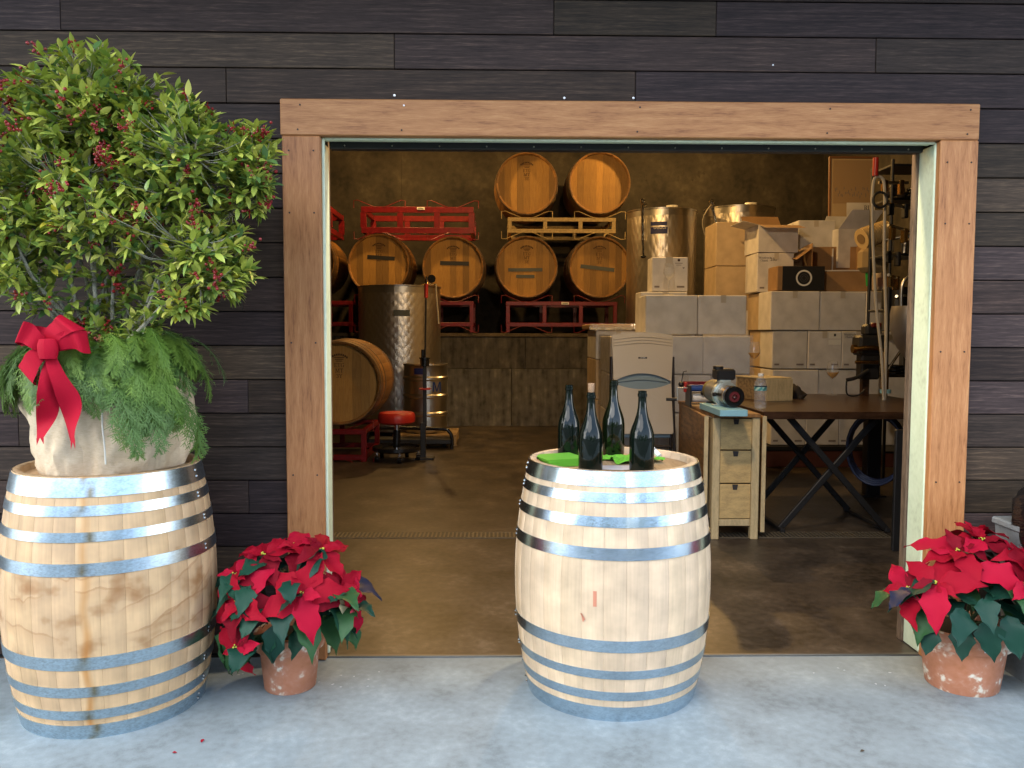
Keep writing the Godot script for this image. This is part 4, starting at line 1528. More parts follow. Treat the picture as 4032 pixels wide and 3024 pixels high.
func rack(label: String, x0: float, x1: float, y0: float, y1: float, zf: float, deep: float, m: Material, grp: String, casks_at: Array, plate := true, feet := 0.0, thick := .055) -> void:
	var t := thing("cask_rack", label, "cask rack", Vector3((x0 + x1) / 2, y0 - feet, zf - deep / 2), 0, grp)
	var o := Vector3(-(x0 + x1) / 2, feet - y0, -zf + deep / 2)
	for z in [zf - .03, zf - deep + .03]:
		for y in [y0 + thick / 2, y1 - thick / 2]:
			obj("beam", boxm(Vector3((x0 + x1) / 2, y, z) + o, Vector3(x1 - x0, thick, .05), .003), m, t)
		for k in 4:
			var x := lerpf(x0 + .03, x1 - .03, [0.0, .34, .68, 1.0][k])
			obj("upright", boxm(Vector3(x, (y0 + y1) / 2, z + .001) + o, Vector3(thick, y1 - y0 - thick * 2, .046), .002), m, t)
	for x in [x0 + .028, x1 - .028]:
		for y in [y0 + thick / 2, y1 - thick / 2]:
			obj("side_beam", boxm(Vector3(x, y + .001, zf - deep / 2) + o, Vector3(.046, thick - .006, deep - .11), .002), m, t)
	for cx in casks_at:
		for up in [1.0, -1.0]:
			var yb: float = y1 if up > 0 else y0
			for h in [-1.0, 1.0]:
				var s := S(false)
				tube(s, [Vector3(cx + h * .37, yb - up * .02, zf - .008) + o, Vector3(cx + h * .37, yb + up * .085, zf - .008) + o, Vector3(cx + h * .31, yb + up * .09, zf - .008) + o, Vector3(cx + h * .11, yb + up * .006, zf - .008) + o, Vector3(cx + h * .05, yb - up * .01, zf - .008) + o], .0055, 6)
				obj("cradle_rod", s, m, t)
	if feet > 0:
		for x in [x0 + .03, x1 - .03]:
			for z in [zf - .03, zf - deep + .03]:
				obj("foot", boxm(Vector3(x, y0 - feet / 2, z) + o, Vector3(.05, feet, .05), .002), m, t)
	if plate:
		var p := obj("label_plate", boxm(Vector3((x0 + x1) / 2 + .05, y1 - .025, zf + .0) + o, Vector3(.11, .036, .006), .001), M.white_print, t)
		for k in 2:
			obj("printed_line", boxm(Vector3((x0 + x1) / 2 + .05, y1 - .02 - k * .011, zf + .0036) + o, Vector3(.08, .005, .001), 0), M.ink, p)


func cellar_barrels() -> void:
	var g: Material = M.grey_tape
	cask("oak cask at the top left of the upper pair, with no tape", Vector3(.41, 3.545, -12.0))
	cask("oak cask at the top right, its face unmarked", Vector3(1.47, 3.56, -12.0), .445, 1.15, [], false)
	cask("lower oak cask under the tan rack, with two tapes", Vector3(.415, 2.345, -12.0), .445, 1.15, [[-.02, -.04, .5, .05, .01, g], [-.02, -.135, .27, .045, .0, g]])
	cask("lower oak cask under the tan rack, with one slanting tape strip", Vector3(1.483, 2.345, -12.0), .445, 1.15, [[-.03, -.01, .5, .055, -.11, g]])
	cask("lower oak cask under the red rack, with level black tape", Vector3(-.66, 2.335, -12.0), .445, 1.15, [[.02, .06, .42, .058, -.02, M.black]])
	cask("lower oak cask under the red rack, with slanting black tape", Vector3(-1.74, 2.37, -12.0), .445, 1.15, [[.03, .1, .4, .058, -.06, M.black]])
	cask("oak cask half hidden by the left door post, beside the tank", Vector3(-2.82, 2.4, -12.0))
	rack("empty bright red rack lying on the two left casks", -1.985, -.36, 2.82, 3.2, -11.99, 1.0, M.red_paint, "red cask racks", [-1.72, -.66], true, 0.0, .085)
	rack("red rack cut off by the left door post, high on the wall", -3.7, -2.42, 2.82, 3.205, -11.99, 1.0, M.red_paint, "red cask racks", [-2.82], false, 0.0, .085)
	rack("tan rack between the lower and upper right casks", .136, 1.707, 2.835, 3.055, -11.99, 1.0, M.tan_paint, "", [.415, 1.475], false)
	rack("dark red rack on the ledge under the two right casks", .113, 1.742, 1.478, 1.84, -11.99, 1.0, M.red_paint, "red cask racks", [.415, 1.48], true, .09)
	rack("dark red rack on the ledge, half hidden behind the steel tank", -2.0, -.36, 1.478, 1.84, -11.99, 1.0, M.red_paint, "red cask racks", [-1.72, -.66], false, .09)
	rack("dark red rack on the ledge at the far left", -3.7, -2.12, 1.478, 1.84, -11.99, 1.0, M.red_paint, "red cask racks", [-2.82], false, .09)
	cask("low oak cask on the floor rack by the left door post", Vector3(-1.70, .842, -8.72))
	rack("dark red rack standing on the floor under the low left cask", -2.75, -1.405, .02, .352, -8.7, 1.02, M.red_paint, "red cask racks", [-1.70], false, .016)


func tank(called: String, label: String, at: Vector3, r: float, h: float) -> Node3D:
	var t := thing(called, label, "steel tank", at)
	var s := S(false)
	lathe(s, [Vector2(r - .01, .06), Vector2(r, .07), Vector2(r, h - .1)], 64)
	obj("shell", s, M.engine, t)
	s = S(false)
	lathe(s, [Vector2(r, h - .1), Vector2(r + .002, h - .02), Vector2(r + .012, h - .018), Vector2(r + .014, h), Vector2(r - .01, h + .002), Vector2(r - .012, h - .05), Vector2(0, h - .02)], 64)
	obj("rim", s, M.steel, t)
	s = S(false)
	lathe(s, [Vector2(0, .05), Vector2(r - .03, .06), Vector2(r - .01, .06)], 48)
	obj("floor_plate", s, M.steel, t)
	for k in 3:
		var a := TAU * k / 3 + .5
		s = S(false)
		cyl(s, Vector3(sin(a) * r * .8, 0, cos(a) * r * .8), Vector3(sin(a) * r * .8, .06, cos(a) * r * .8), .03, 12)
		obj("foot", s, M.steel, t)
	return t


func patch(r: float, a0: float, a1: float, y0: float, y1: float) -> SurfaceTool:
	var s := S(false)
	lathe(s, [Vector2(r, y0), Vector2(r, y1)], 8, Transform3D(), a0, a1)
	return s


func cellar_steel() -> void:
	var t := tank("steel_tank", "big brushed steel tank at the left with a streaming highlight, behind the red stool", Vector3(-1.36, 0, -11.35), .56, 2.01)
	obj("tape_strip", patch(.564, -.02, .36, 1.6, 1.68), M.grey_tape, t)
	var s := S(false)
	cyl(s, Vector3(.47, 2.1, .34), Vector3(.47, 2.1, .37), .055, 20)
	obj("gauge", s, M.black_gloss, t)
	s = S(false)
	tube(s, curve([Vector3(.33, 2.0, .4), Vector3(.42, 2.03, .38), Vector3(.5, 2.02, .37), Vector3(.53, 2.0, .37)]), .014, 8)
	obj("valve", s, M.brass, t)
	s = S(false)
	tube(s, curve([Vector3(.53, 2.03, .37), Vector3(.535, 1.9, .38), Vector3(.55, 1.7, .38), Vector3(.565, 1.5, .38)]), .012, 6)
	obj("hose", s, M.rope, t)
	for k in 2:
		t = tank("steel_tank", ["tall steel tank with blue tape, right of the casks", "tall steel tank partly behind the cartons, with a slanting tube"][k], [Vector3(2.265, 0, -11.45), Vector3(3.36, 0, -11.5)][k], .475, [3.06, 3.11][k])
		var x: float = [-.34, -.5][k]
		s = S(false)
		var top := Vector3(x, 3.12, .42)
		var bot: Vector3 = top + [Vector3(.01, -.5, .0), Vector3(.14, -.52, .02)][k]
		cyl(s, bot, top, .02, 10)
		obj("sight_tube", s, M.chrome, t)
		s = S(false)
		cyl(s, bot + Vector3(.01, -.2, 0), bot, .012, 10)
		ball(s, bot + Vector3(.01, -.21, 0), .04, 10, .6)
		obj("drain_tap", s, M.black_gloss, t)
		s = S(false)
		ball(s, top + Vector3(0, .03, 0), .036, 10)
		ball(s, top + Vector3(.02, -.02, .02), .03, 10)
		obj("top_valve", s, M.chrome, t)
		s = S(false)
		cyl(s, Vector3(.1, [3.06, 3.11][k], .2), Vector3(.1, [3.06, 3.11][k] + .06, .2), .08, 16)
		obj("lid_cap", s, M.white_print, t)
		if k == 0:
			obj("tape_strip", patch(.4765, -.5, -.04, 2.82, 2.87), M.blue_tape, t)
			var tp := obj("tape_strip", patch(.4768, -.5, -.02, 2.71, 2.8), M.blue_tape, t)
			text("LABOCS", .035, M.white_print, tp, X(Vector3(sin(-.24) * .479, 2.79, cos(-.24) * .479), Vector3(0, -.24, 0)))
		else:
			s = S(false)
			tube(s, curve([top, Vector3(x - .12, 2.9, .45), Vector3(x - .06, 2.66, .45), Vector3(x + .1, 2.64, .45)]), .008, 6)
			obj("tube", s, M.rope, t)
	# a drum on a pallet
	var d := thing("steel_drum", "ribbed stainless drum with a blue letter, standing on a pallet by the tank", "drum", Vector3(-.915, .135, -10.33))
	s = S(false)
	var prof := [Vector2(0, .01), Vector2(.255, .0), Vector2(.27, .02), Vector2(.272, .06)]
	for y in [.24, .46, .68]:
		prof.append_array([Vector2(.27, y - .03), Vector2(.284, y - .012), Vector2(.284, y + .012), Vector2(.27, y + .03)])
	prof.append_array([Vector2(.27, .83), Vector2(.28, .845), Vector2(.278, .862), Vector2(.266, .862), Vector2(.264, .82), Vector2(0, .815)])
	lathe(s, prof, 48)
	obj("shell", s, M.steel, d)
	obj("tape_patch", patch(.2725, -.45, .02, .735, .81), M.blue_tape, d)
	text("M", .12, M.blue, d, X(Vector3(sin(.62) * .273, .575, cos(.62) * .273), Vector3(0, .62, 0)), "lettering")
	s = S(false)
	ball(s, Vector3(.1, .83, 0), .03, 8)
	obj("bung", s, M.brass, d)
	pallet("pale wooden pallet under the steel drum", Vector3(-.9, 0, -10.33), .78, .76, M.wood_pale)


func pallet(label: String, at: Vector3, w: float, dp: float, m: Material) -> void:
	var p := thing("pallet", label, "pallet", at)
	var n := int(dp / .13)
	for k in n:
		obj("slat", boxm(Vector3(0, .122, -dp / 2 + (k + .5) * dp / n), Vector3(w, .02, dp / n - .035), .002), m, p)
	for x in [-w / 2 + .04, 0.0, w / 2 - .04]:
		obj("runner", boxm(Vector3(x, .066, 0), Vector3(.07, .09, dp), .002), m, p)
	for z in [-dp / 2 + .05, dp / 2 - .05]:
		obj("slat", boxm(Vector3(0, .0105, z), Vector3(w, .018, .09), .002), m, p)


func cellar_left_things() -> void:
	var t := thing("work_stool", "round red padded stool on a black wheeled base", "stool", Vector3(-1.1, 0, -8.86))
	var s := S(false)
	lathe(s, [Vector2(0, .4), Vector2(.17, .4), Vector2(.197, .42), Vector2(.202, .46), Vector2(.197, .5), Vector2(.18, .52), Vector2(.12, .524), Vector2(0, .515)], 40)
	obj("seat", s, M.red_seat, t)
	s = S(false)
	cyl(s, Vector3(0, .12, 0), Vector3(0, .4, 0), .026, 12)
	obj("column", s, M.chrome, t)
	s = S(false)
	cyl(s, Vector3(0, .14, 0), Vector3(0, .33, 0), .042, 12)
	lathe(s, [Vector2(0, .1), Vector2(.24, .1), Vector2(.265, .115), Vector2(.265, .15), Vector2(.25, .15), Vector2(.245, .125), Vector2(0, .125)], 32)
	obj("tray", s, M.black_gloss, t)
	for k in 5:
		var a := TAU * k / 5 + .25
		var p := Vector3(sin(a) * .235, 0, cos(a) * .235)
		s = S(false)
		cyl(s, p + Vector3(-.02, .038, 0), p + Vector3(.02, .038, 0), .038, 14)
		var c := obj("caster", s, M.black_gloss, t)
		s = S(false)
		cyl(s, p + Vector3(0, .05, 0), p + Vector3(0, .105, 0), .012, 8)
		box(s, p + Vector3(0, .07, .02), Vector3(.05, .02, .03), .004)
		obj("fork", s, M.chrome, c)
	t = thing("tube_dolly", "low black tubular dolly with a rounded handle, in front of the drum", "dolly", Vector3(-1.0, 0, -9.7))
	s = S(false)
	tube(s, curve([Vector3(.45, 0, 0), Vector3(.45, .14, 0), Vector3(.41, .215, 0), Vector3(.33, .24, 0), Vector3(-.2, .25, 0), Vector3(-.5, .24, 0), Vector3(-.55, .17, 0), Vector3(-.55, 0, 0)], 5), .021, 8)
	obj("handle", s, M.black_gloss, t)
	obj("deck", boxm(Vector3(-.05, .085, -.16), Vector3(1.0, .05, .3), .006), M.black, t)
	obj("crossbar", boxm(Vector3(-.05, .09, .0), Vector3(.98, .06, .03), .006), M.black, t)
	for x in [-.45, .35]:
		s = S(false)
		cyl(s, Vector3(x - .02, .03, -.2), Vector3(x + .02, .03, -.2), .03, 12)
		obj("wheel", s, M.rubber, t)
	t = thing("rod_stand", "thin black upright stand with a red grip at its top, beside the red stool", "stand", Vector3(-.8, 0, -8.92))
	s = S()
	box(s, Vector3(-.02, .2, 0), Vector3(.06, .4, .05), .005)
	box(s, Vector3(0, .7, 0), Vector3(.04, .68, .035), .004)
	obj("post", s, M.black, t)
	s = S(false)
	cyl(s, Vector3(.005, 1.1, 0), Vector3(.022, 1.99, 0), .0095, 8)
	obj("rod", s, M.black, t)
	s = S(false)
	cyl(s, Vector3(.018, 1.76, 0), Vector3(.021, 1.91, 0), .021, 12)
	obj("grip", s, M.red_seat, t)
	s = S(false)
	cyl(s, Vector3(0, 1.02, 0), Vector3(0, 1.1, 0), .05, 18)
	cyl(s, Vector3(0, 1.1, 0), Vector3(0, 1.115, 0), .06, 18)
	cyl(s, Vector3(-.02, 1.115, 0), Vector3(-.02, 1.2, 0), .018, 10)
	obj("clamp", s, M.black_gloss, t)
	s = S(false)
	cyl(s, Vector3(0, .765, 0), Vector3(0, .78, 0), .065, 20)
	obj("red_collar", s, M.red_seat, t)
	obj("base_plate", boxm(Vector3(0, .012, 0), Vector3(.2, .024, .16), .004), M.black, t)


# ---------------------------------------------------------------- cartons
func carton(label: String, x0: float, x1: float, y0: float, y1: float, zf: float, deep: float, m: Material = null, marks := true, grp := "white cartons in the cellar", called := "carton") -> Node3D:
	var t := thing(called, label, "carton", Vector3((x0 + x1) / 2, y0, zf - deep / 2 - rng.randf() * .012), rng.randf_range(-.012, .012), grp)
	var w := x1 - x0 - .004
	var h := y1 - y0 - .003 - rng.randf() * .004
	var cm: Material = m if m else (M.card_white if rng.randf() < .6 else M.card_white2)
	obj("body", boxm(Vector3(0, h / 2, 0), Vector3(w, h, deep), .007), cm, t)
	obj("tape", boxm(Vector3(0, h + .0006, 0), Vector3(w * .99, .0012, .05), 0), M.tape, t)
	if rng.randf() < .6:
		obj("tape_end", boxm(Vector3(rng.randf_range(-.01, .01), h - .035, deep / 2 + .0007), Vector3(.05, .07, .001), 0), M.tape, t)
	if marks:
		obj("printed_mark", boxm(Vector3(-w * .36, .045, deep / 2 + .0006), Vector3(.05, .018, .001), 0), M.ink_pale, t)
		obj("printed_mark", boxm(Vector3(w * .3, .045, deep / 2 + .0006), Vector3(.075, .018, .001), 0), M.ink_pale, t)
	return t


func panel(parent: Node, a: Vector3, u: Vector3, v: Vector3, m: Material, m_in: Material, called := "panel") -> void:   # a thin board: outer face towards u x v
	var n := u.cross(v).normalized() * .003
	var s := S()
	quad(s, a + n, a + u + n, a + u + v + n, a + v + n)
	quad(s, a, a + n, a + v + n, a + v)
	quad(s, a + u + n, a + u, a + u + v, a + u + v + n)
	quad(s, a + v + n, a + u + v + n, a + u + v, a + v)
	quad(s, a + u + n, a + n, a, a + u)
	var o := obj(called, s, m, parent)
	s = S()
	quad(s, a, a + v, a + u + v, a + u)
	obj("inside", s, m_in, o)


func open_carton(label: String, at: Vector3, turn: float, w: float, h: float, d: float, front_h: float, m: Material, m_in: Material, flaps: Array, grp := "") -> Node3D:
	var t := thing("open_carton", label, "carton", at, turn, grp)
	panel(t, Vector3(-w / 2, 0, d / 2), Vector3(w, 0, 0), Vector3(0, front_h, 0), m, m_in)
	panel(t, Vector3(w / 2, 0, -d / 2), Vector3(-w, 0, 0), Vector3(0, h, 0), m, m_in)
	panel(t, Vector3(-w / 2, 0, -d / 2), Vector3(0, 0, d), Vector3(0, h, 0), m, m_in)
	panel(t, Vector3(w / 2, 0, d / 2), Vector3(0, 0, -d), Vector3(0, h, 0), m, m_in)
	obj("bottom", boxm(Vector3(0, .003, 0), Vector3(w, .005, d), 0), m_in, t)
	for f in flaps:
		panel(t, f[0], f[1], f[2], m, m_in, "flap")
	return t


func handwriting(parent: Node, at: Vector3, sz := .03) -> void:
	text("Woodruch", sz, M.ink, parent, X(at), "handwriting", "Droid Serif")
	text("Chard", sz, M.ink, parent, X(at + Vector3(-.01, -sz * 1.5, 0)), "handwriting", "Droid Serif")
	text("180", sz * 1.7, M.ink, parent, X(at + Vector3(sz * 4.6, -sz * .8, 0)), "handwriting", "Droid Serif")


func cartons() -> void:
	M.ink_pale = mat(lin(.2, .17, .16), .8)
	# front stack, wrapped
	var rows := [[1.374, 1.744, -7.6, [1.367, 1.855, 2.31], "top row", .4], [1.012, 1.362, -7.5, [1.043, 1.46, 1.885, 2.322], "second row", .8], [.655, 1.006, -7.5, [1.043, 1.5, 1.97, 2.33], "third row", .8], [.15, .65, -7.5, [1.043, 1.48, 1.92, 2.33], "bottom row", .8]]
	for q in rows:
		var xs: Array = q[3]
		for k in xs.size() - 1:
			var where: String = (["left", "right"] if xs.size() == 3 else ["left", "middle", "right"])[k]
			carton("white carton, %s one of the %s in the wrapped stack behind the folding chair" % [where, q[4]], xs[k], xs[k + 1], q[0], q[1], q[2], q[5], null, q[4] == "third row")
	pallet("pale pallet under the wrapped carton stack", Vector3(1.69, 0, -7.9), 1.3, .84, M.wood_pale)
	var fl := thing("stretch_film", "clear plastic film wrapped round the middle of the front carton stack", "plastic film", Vector3(1.685, .66, -7.9))
	var nz := FastNoiseLite.new()
	nz.frequency = 5.0
	nz.fractal_octaves = 4
	for f in [[Vector3(-.655, 0, .412), Vector3(1.31, 0, 0)], [Vector3(-.657, 0, -.41), Vector3(0, 0, .824)]]:
		var s := S(false)
		var n: Vector3 = f[1].cross(Vector3.UP).normalized() * -1.0
		for i in 40:
			for j in 26:
				var P := []
				for c in [[i, j], [i + 1, j], [i + 1, j + 1], [i, j + 1]]:
					var p: Vector3 = f[0] + f[1] * (c[0] / 40.0) + Vector3(0, .71 * c[1] / 26.0, 0)
					P.append(p - n * (.004 + .012 * maxf(0, nz.get_noise_3d(p.x * 1.0, p.y * 4.0, p.z))))
				quad(s, P[0], P[1], P[2], P[3])
		obj("sheet", s, M.film, fl)
	carton("white carton standing behind the top row of the wrapped stack", 1.395, 1.86, 1.367, 1.795, -8.05, .3, null, false)
	var cb := carton("square white carton with a dot emblem, standing alone on top behind a wine glass", 1.51, 1.868, 1.797, 2.135, -8.06, .26)
	var s := S(false)
	cyl(s, Vector3(.085, .305, .1305), Vector3(.085, .305, .1318), .013, 16)
	obj("emblem", s, M.burnt, cb)
	obj("printed_line", boxm(Vector3(.085, .275, .1306), Vector3(.075, .006, .001), 0), M.ink_pale, cb)
	obj("printed_line", boxm(Vector3(.085, .257, .1306), Vector3(.05, .005, .001), 0), M.ink_pale, cb)
	s = S()
	prism(s, PackedVector2Array([Vector2(.12, .235), Vector2(.146, .235), Vector2(.133, .22)]), .1302, .1312)
	obj("emblem", s, M.ink_pale, cb)
	obj("tape", boxm(Vector3(-.02, .285, .1306), Vector3(.05, .1, .001), 0), M.tape, cb)
	# a lower stack at the left of it
	for k in 3:
		carton("carton of the narrow stack left of the folding chair, %s" % ["at the bottom", "in the middle", "at the top"][k], 1.005, 1.46, [.15, .7, 1.115][k], [.7, 1.115, 1.42][k], -8.42, .8, M.card_cream if k < 2 else null, false)
	var lid := thing("cardboard_cover", "tan cardboard lid with loose film, on top of the narrow left stack", "cardboard lid", Vector3(1.225, 1.42, -8.82))
	obj("board", boxm(Vector3(0, .03, 0), Vector3(.56, .055, .86), .01), M.card_brown, lid)
	s = S(false)
	for i in 24:
		for j in 10:
			var P := []
			for c in [[i, j], [i + 1, j], [i + 1, j + 1], [i, j + 1]]:
				var p := Vector3(-.29 + c[0] * .024, .062 - .016 * c[1] * (1.0 if c[1] < 5 else .4), .436 + .002 * c[1])
				P.append(p + Vector3(0, .012 * nz.get_noise_3d(p.x * 3, p.y * 3, 2), .014 * nz.get_noise_3d(p.x * 4, p.y * 3, 0)))
			quad(s, P[0], P[3], P[2], P[1])
	obj("film", s, M.film, lid)
	pallet("pallet under the narrow left carton stack", Vector3(1.24, 0, -8.82), .6, .8, M.wood_pale)
	# right-hand stack
	rows = [[1.42, 1.825, [2.8, 3.312, 3.79, 4.25], "top row"], [1.022, 1.416, [2.826, 3.196, 3.552, 3.91, 4.27], "second row"], [.624, 1.016, [2.835, 3.317, 3.8, 4.26], "third row"], [.228, .62, [2.83, 3.195, 3.545, 3.9, 4.26], "bottom row"]]
	for q in rows:
		var xs: Array = q[2]
		for k in xs.size() - 1:
			var c := carton("white carton, %s from the left in the %s of the right-hand stack" % [["first", "second", "third", "fourth"][k], q[3]], xs[k], xs[k + 1], q[0], q[1], -8.4, .4, null, q[3] != "top row" and q[3] != "third row")
			if q[3] == "second row" and k == 1:
				obj("sticker", boxm(Vector3(.1, .345, .2008), Vector3(.13, .06, .001), 0), M.white_print, c)
				obj("sticker", boxm(Vector3(.1, .275, .2008), Vector3(.13, .05, .001), 0), M.white_print, c)
				obj("printed_mark", boxm(Vector3(.1, .35, .2016), Vector3(.022, .026, .001), 0), M.ink, c)
			if q[3] == "second row" and k == 2:
				handwriting(c, Vector3(-.1, .355, .2004), .018)
		carton("carton behind the left end of the right-hand stack, %s" % q[3], xs[0] + .01, xs[1], q[0], q[1], -8.81, .4, M.card_cream, false)
	var pl := thing("dark_pallet", "dark red-brown pallet with a black top, under the right-hand carton stack", "pallet", Vector3(3.5, 0, -8.8))
	obj("deck", boxm(Vector3(0, .2, 0), Vector3(1.56, .046, .9), .004), M.black, pl)
	for z in [.4, 0.0, -.4]:
		obj("runner", boxm(Vector3(0, .089, z), Vector3(1.5, .174, .06), .004), mat(lin(.09, .022, .012), .7), pl)
	var hw := carton("white carton with a handwritten 180, under the open-flapped one", 2.77, 3.17, 1.83, 2.25, -8.78, .42)
	handwriting(hw, Vector3(-.115, .365, .2105), .02)
	hw = carton("white carton with handwriting, behind the black carton", 3.2, 3.6, 1.83, 2.252, -8.95, .4, null, false)
	handwriting(hw, Vector3(-.14, .365, .2005), .02)
	carton("white carton lying on the handwritten one, left of the spread open carton", 3.29, 3.7, 2.257, 2.63, -9.0, .4, null, false)
	open_carton("white carton with its tan flaps open, topmost of its stack", Vector3(2.985, 2.254, -9.0), .05, .43, .29, .42, .29, M.card_white, M.card_brown,
		[[Vector3(-.215, .29, .213), Vector3(.43, 0, 0), Vector3(.02, -.05, .17)], [Vector3(.215, .29, -.213), Vector3(-.43, 0, 0), Vector3(-.02, .16, -.1)], [Vector3(-.215, .29, -.21), Vector3(0, 0, .42), Vector3(-.17, .04, 0)]])
	var oc := open_carton("brown open carton with a white divider, leaning behind the black carton", Vector3(3.58, 1.828, -8.72), -.12, .56, .5, .4, .21, M.card_brown, M.card_brown,
		[[Vector3(-.28, .5, -.2), Vector3(0, -.05, .4), Vector3(-.16, -.12, .02)], [Vector3(.28, .5, .2), Vector3(0, 0, -.4), Vector3(.1, .06, 0)]])
	obj("divider", boxm(Vector3(.03, .3, -.19), Vector3(.012, .36, .01), 0), M.card_white, oc)
	obj("divider", boxm(Vector3(0, .213, .2), Vector3(.56, .012, .012), 0), M.card_white, oc)
	open_carton("white open carton with one flap raised high, at the back right", Vector3(3.85, 2.1, -9.1), .1, .38, .42, .4, .42, M.card_white, M.card_white2,
		[[Vector3(.19, .42, -.2), Vector3(-.38, 0, 0), Vector3(.1, .2, -.06)], [Vector3(-.19, .42, .2), Vector3(.36, 0, 0), Vector3(.12, .2, .05)]])
	carton("white carton under the white open one at the back right", 3.63, 4.1, 1.83, 2.095, -8.95, .4, null, false)
	var bc := carton("black carton with a white ring emblem, in front on the right-hand stack", 2.865, 3.36, 1.828, 2.082, -8.41, .3, M.card_brown, false, "")
	obj("printed_face", boxm(Vector3(.026, .126, .1508), Vector3(.434, .246, .0016), 0), M.black, bc)
	s = S(false)
	lathe(s, [Vector2(.066, 0), Vector2(.083, 0), Vector2(.083, .0012), Vector2(.066, .0012), Vector2(.066, 0)], 40, X(Vector3(.03, .128, .1517), Vector3(PI / 2, 0, 0)))
	obj("ring_emblem", s, M.white_print, bc)
	s = S(false)
	for r in [.022, .04]:
		lathe(s, [Vector2(r, 0), Vector2(r + .003, 0), Vector2(r + .003, .001), Vector2(r, .001), Vector2(r, 0)], 32, X(Vector3(.03, .128, .1517), Vector3(PI / 2, 0, 0)))
	obj("inner_ring", s, mat(lin(.1, .1, .11), .6), bc)
	for k in 5:
		carton("cream carton, %s of the far column left of the open-flapped one" % ["lowest", "second from the floor", "middle one", "second from the top", "topmost"][k], 2.46, 2.86, .15 + k * .5, .648 + k * .5, -9.3, .5, M.card_cream if k > 2 else null, false)
	pallet("pallet under the far carton column", Vector3(2.66, 0, -9.55), .5, .6, M.wood_pale)


# ---------------------------------------------------------------- the two tables and what is on them
func arc(x0: float, x1: float, y: float, h: float, n: int) -> Array:
	var out := []
	for k in n + 1:
		var u := float(k) / n
		out.append(Vector2(lerpf(x0, x1, u), y + h * (4.0 * u * (1.0 - u))))
	return out


func folding_chair() -> void:
	var t := thing("folding_chair", "folded beige plastic chair with a dark frame, leaning on the cartons", "folding chair", Vector3(1.15, 0, -6.45))
	t.rotation.x = -.06
	var poly := PackedVector2Array([Vector2(-.245, 1.355), Vector2(-.232, 1.02)])
	poly.append_array(PackedVector2Array(arc(-.225, .225, 1.005, .062, 12)))
	poly.append_array(PackedVector2Array([Vector2(.232, 1.02), Vector2(.245, 1.355)]))
	poly.append_array(PackedVector2Array(arc(.235, -.235, 1.372, .022, 10)))
	var s := S()
	prism(s, poly, 0, .025)
	var back := obj("backrest", s, M.chair_plastic, t)
	for k in 3:
		s = S(false)
		tube(s, curve([Vector3(-.235, 1.335 - k * .024, .026), Vector3(0, 1.358 - k * .024, .028), Vector3(.235, 1.335 - k * .024, .026)]), .0045, 6)
		obj("rib", s, M.chair_plastic, back)
	obj("name_plate", boxm(Vector3(.0, 1.19, .0265), Vector3(.07, .013, .003), .001), M.ink, back)
	text("LIFETIME", .008, M.white_print, back, X(Vector3(0, 1.19, .0285)))
	poly = PackedVector2Array([Vector2(.225, .985), Vector2(.245, .6), Vector2(.238, .585), Vector2(-.238, .585), Vector2(-.245, .6), Vector2(-.225, .985)])
	var dip: Array = arc(-.225, .225, .985, -.045, 12)
	poly.append_array(PackedVector2Array(dip.slice(1, 12)))
	s = S()
	prism(s, poly, .012, .036)
	var seat := obj("seat", s, M.chair_plastic, t)
	s = S(false)
	lathe(s, [Vector2(.12, 0), Vector2(.135, .003), Vector2(.12, .004)], 30, X(Vector3(.03, .77, .034), Vector3(PI / 2, 0, 0)))
	obj("pressed_ring", s, M.chair_plastic, seat)
	obj("second_chair_panel", boxm(Vector3(0, .95, -.017), Vector3(.46, .8, .03), .01), M.slate_plastic, t)
	s = S(false)
	tube(s, curve([Vector3(-.2, 1.0, .0), Vector3(0, 1.02, .0), Vector3(.2, 1.0, .0)]), .01, 6)
	obj("grip_ridge", s, M.slate_plastic, t)
	for x in [-.252, .252]:
		s = S(false)
		tube(s, [Vector3(x * .98, 1.2, .0), Vector3(x, .75, -.0), Vector3(x * 1.06, .02, .03)], .0125, 8)
		obj("leg", s, M.dark_frame, t)
		s = S(false)
		tube(s, [Vector3(x * .93, .62, -.015), Vector3(x * .93, .02, -.06)], .0115, 8)
		obj("leg", s, M.dark_frame, t)
	for y in [.48, .4, .14]:
		s = S(false)
		cyl(s, Vector3(-.245, y, -.02), Vector3(.245, y, -.02), .009, 8)
		obj("crossbar", s, M.dark_frame, t)


func wine_glass(label: String, at: Vector3, wine: bool, sc := 1.0) -> void:
	var g := thing("wine_glass", label, "wine glass", at)
	var s := S(false)
	lathe(s, [Vector2(0, 0), Vector2(.045, 0), Vector2(.0455, .0022), Vector2(.008, .008), Vector2(.0042, .02), Vector2(.004, .115), Vector2(.008, .122), Vector2(.03, .148), Vector2(.046, .175), Vector2(.047, .188), Vector2(.043, .22), Vector2(.036, .262), Vector2(.035, .263), Vector2(.042, .22), Vector2(.046, .187), Vector2(.045, .176), Vector2(.029, .15), Vector2(0, .126)], 32, X(Vector3.ZERO, Vector3.ZERO, Vector3.ONE * sc))
	obj("bowl_and_stem", s, M.glass, g)
	if wine:
		s = S(false)
		lathe(s, [Vector2(0, .1275), Vector2(.028, .1512), Vector2(.0435, .1755), Vector2(.0437, .179), Vector2(0, .179)], 28, X(Vector3.ZERO, Vector3.ZERO, Vector3.ONE * sc))
		obj("wine", s, M.wine, g)


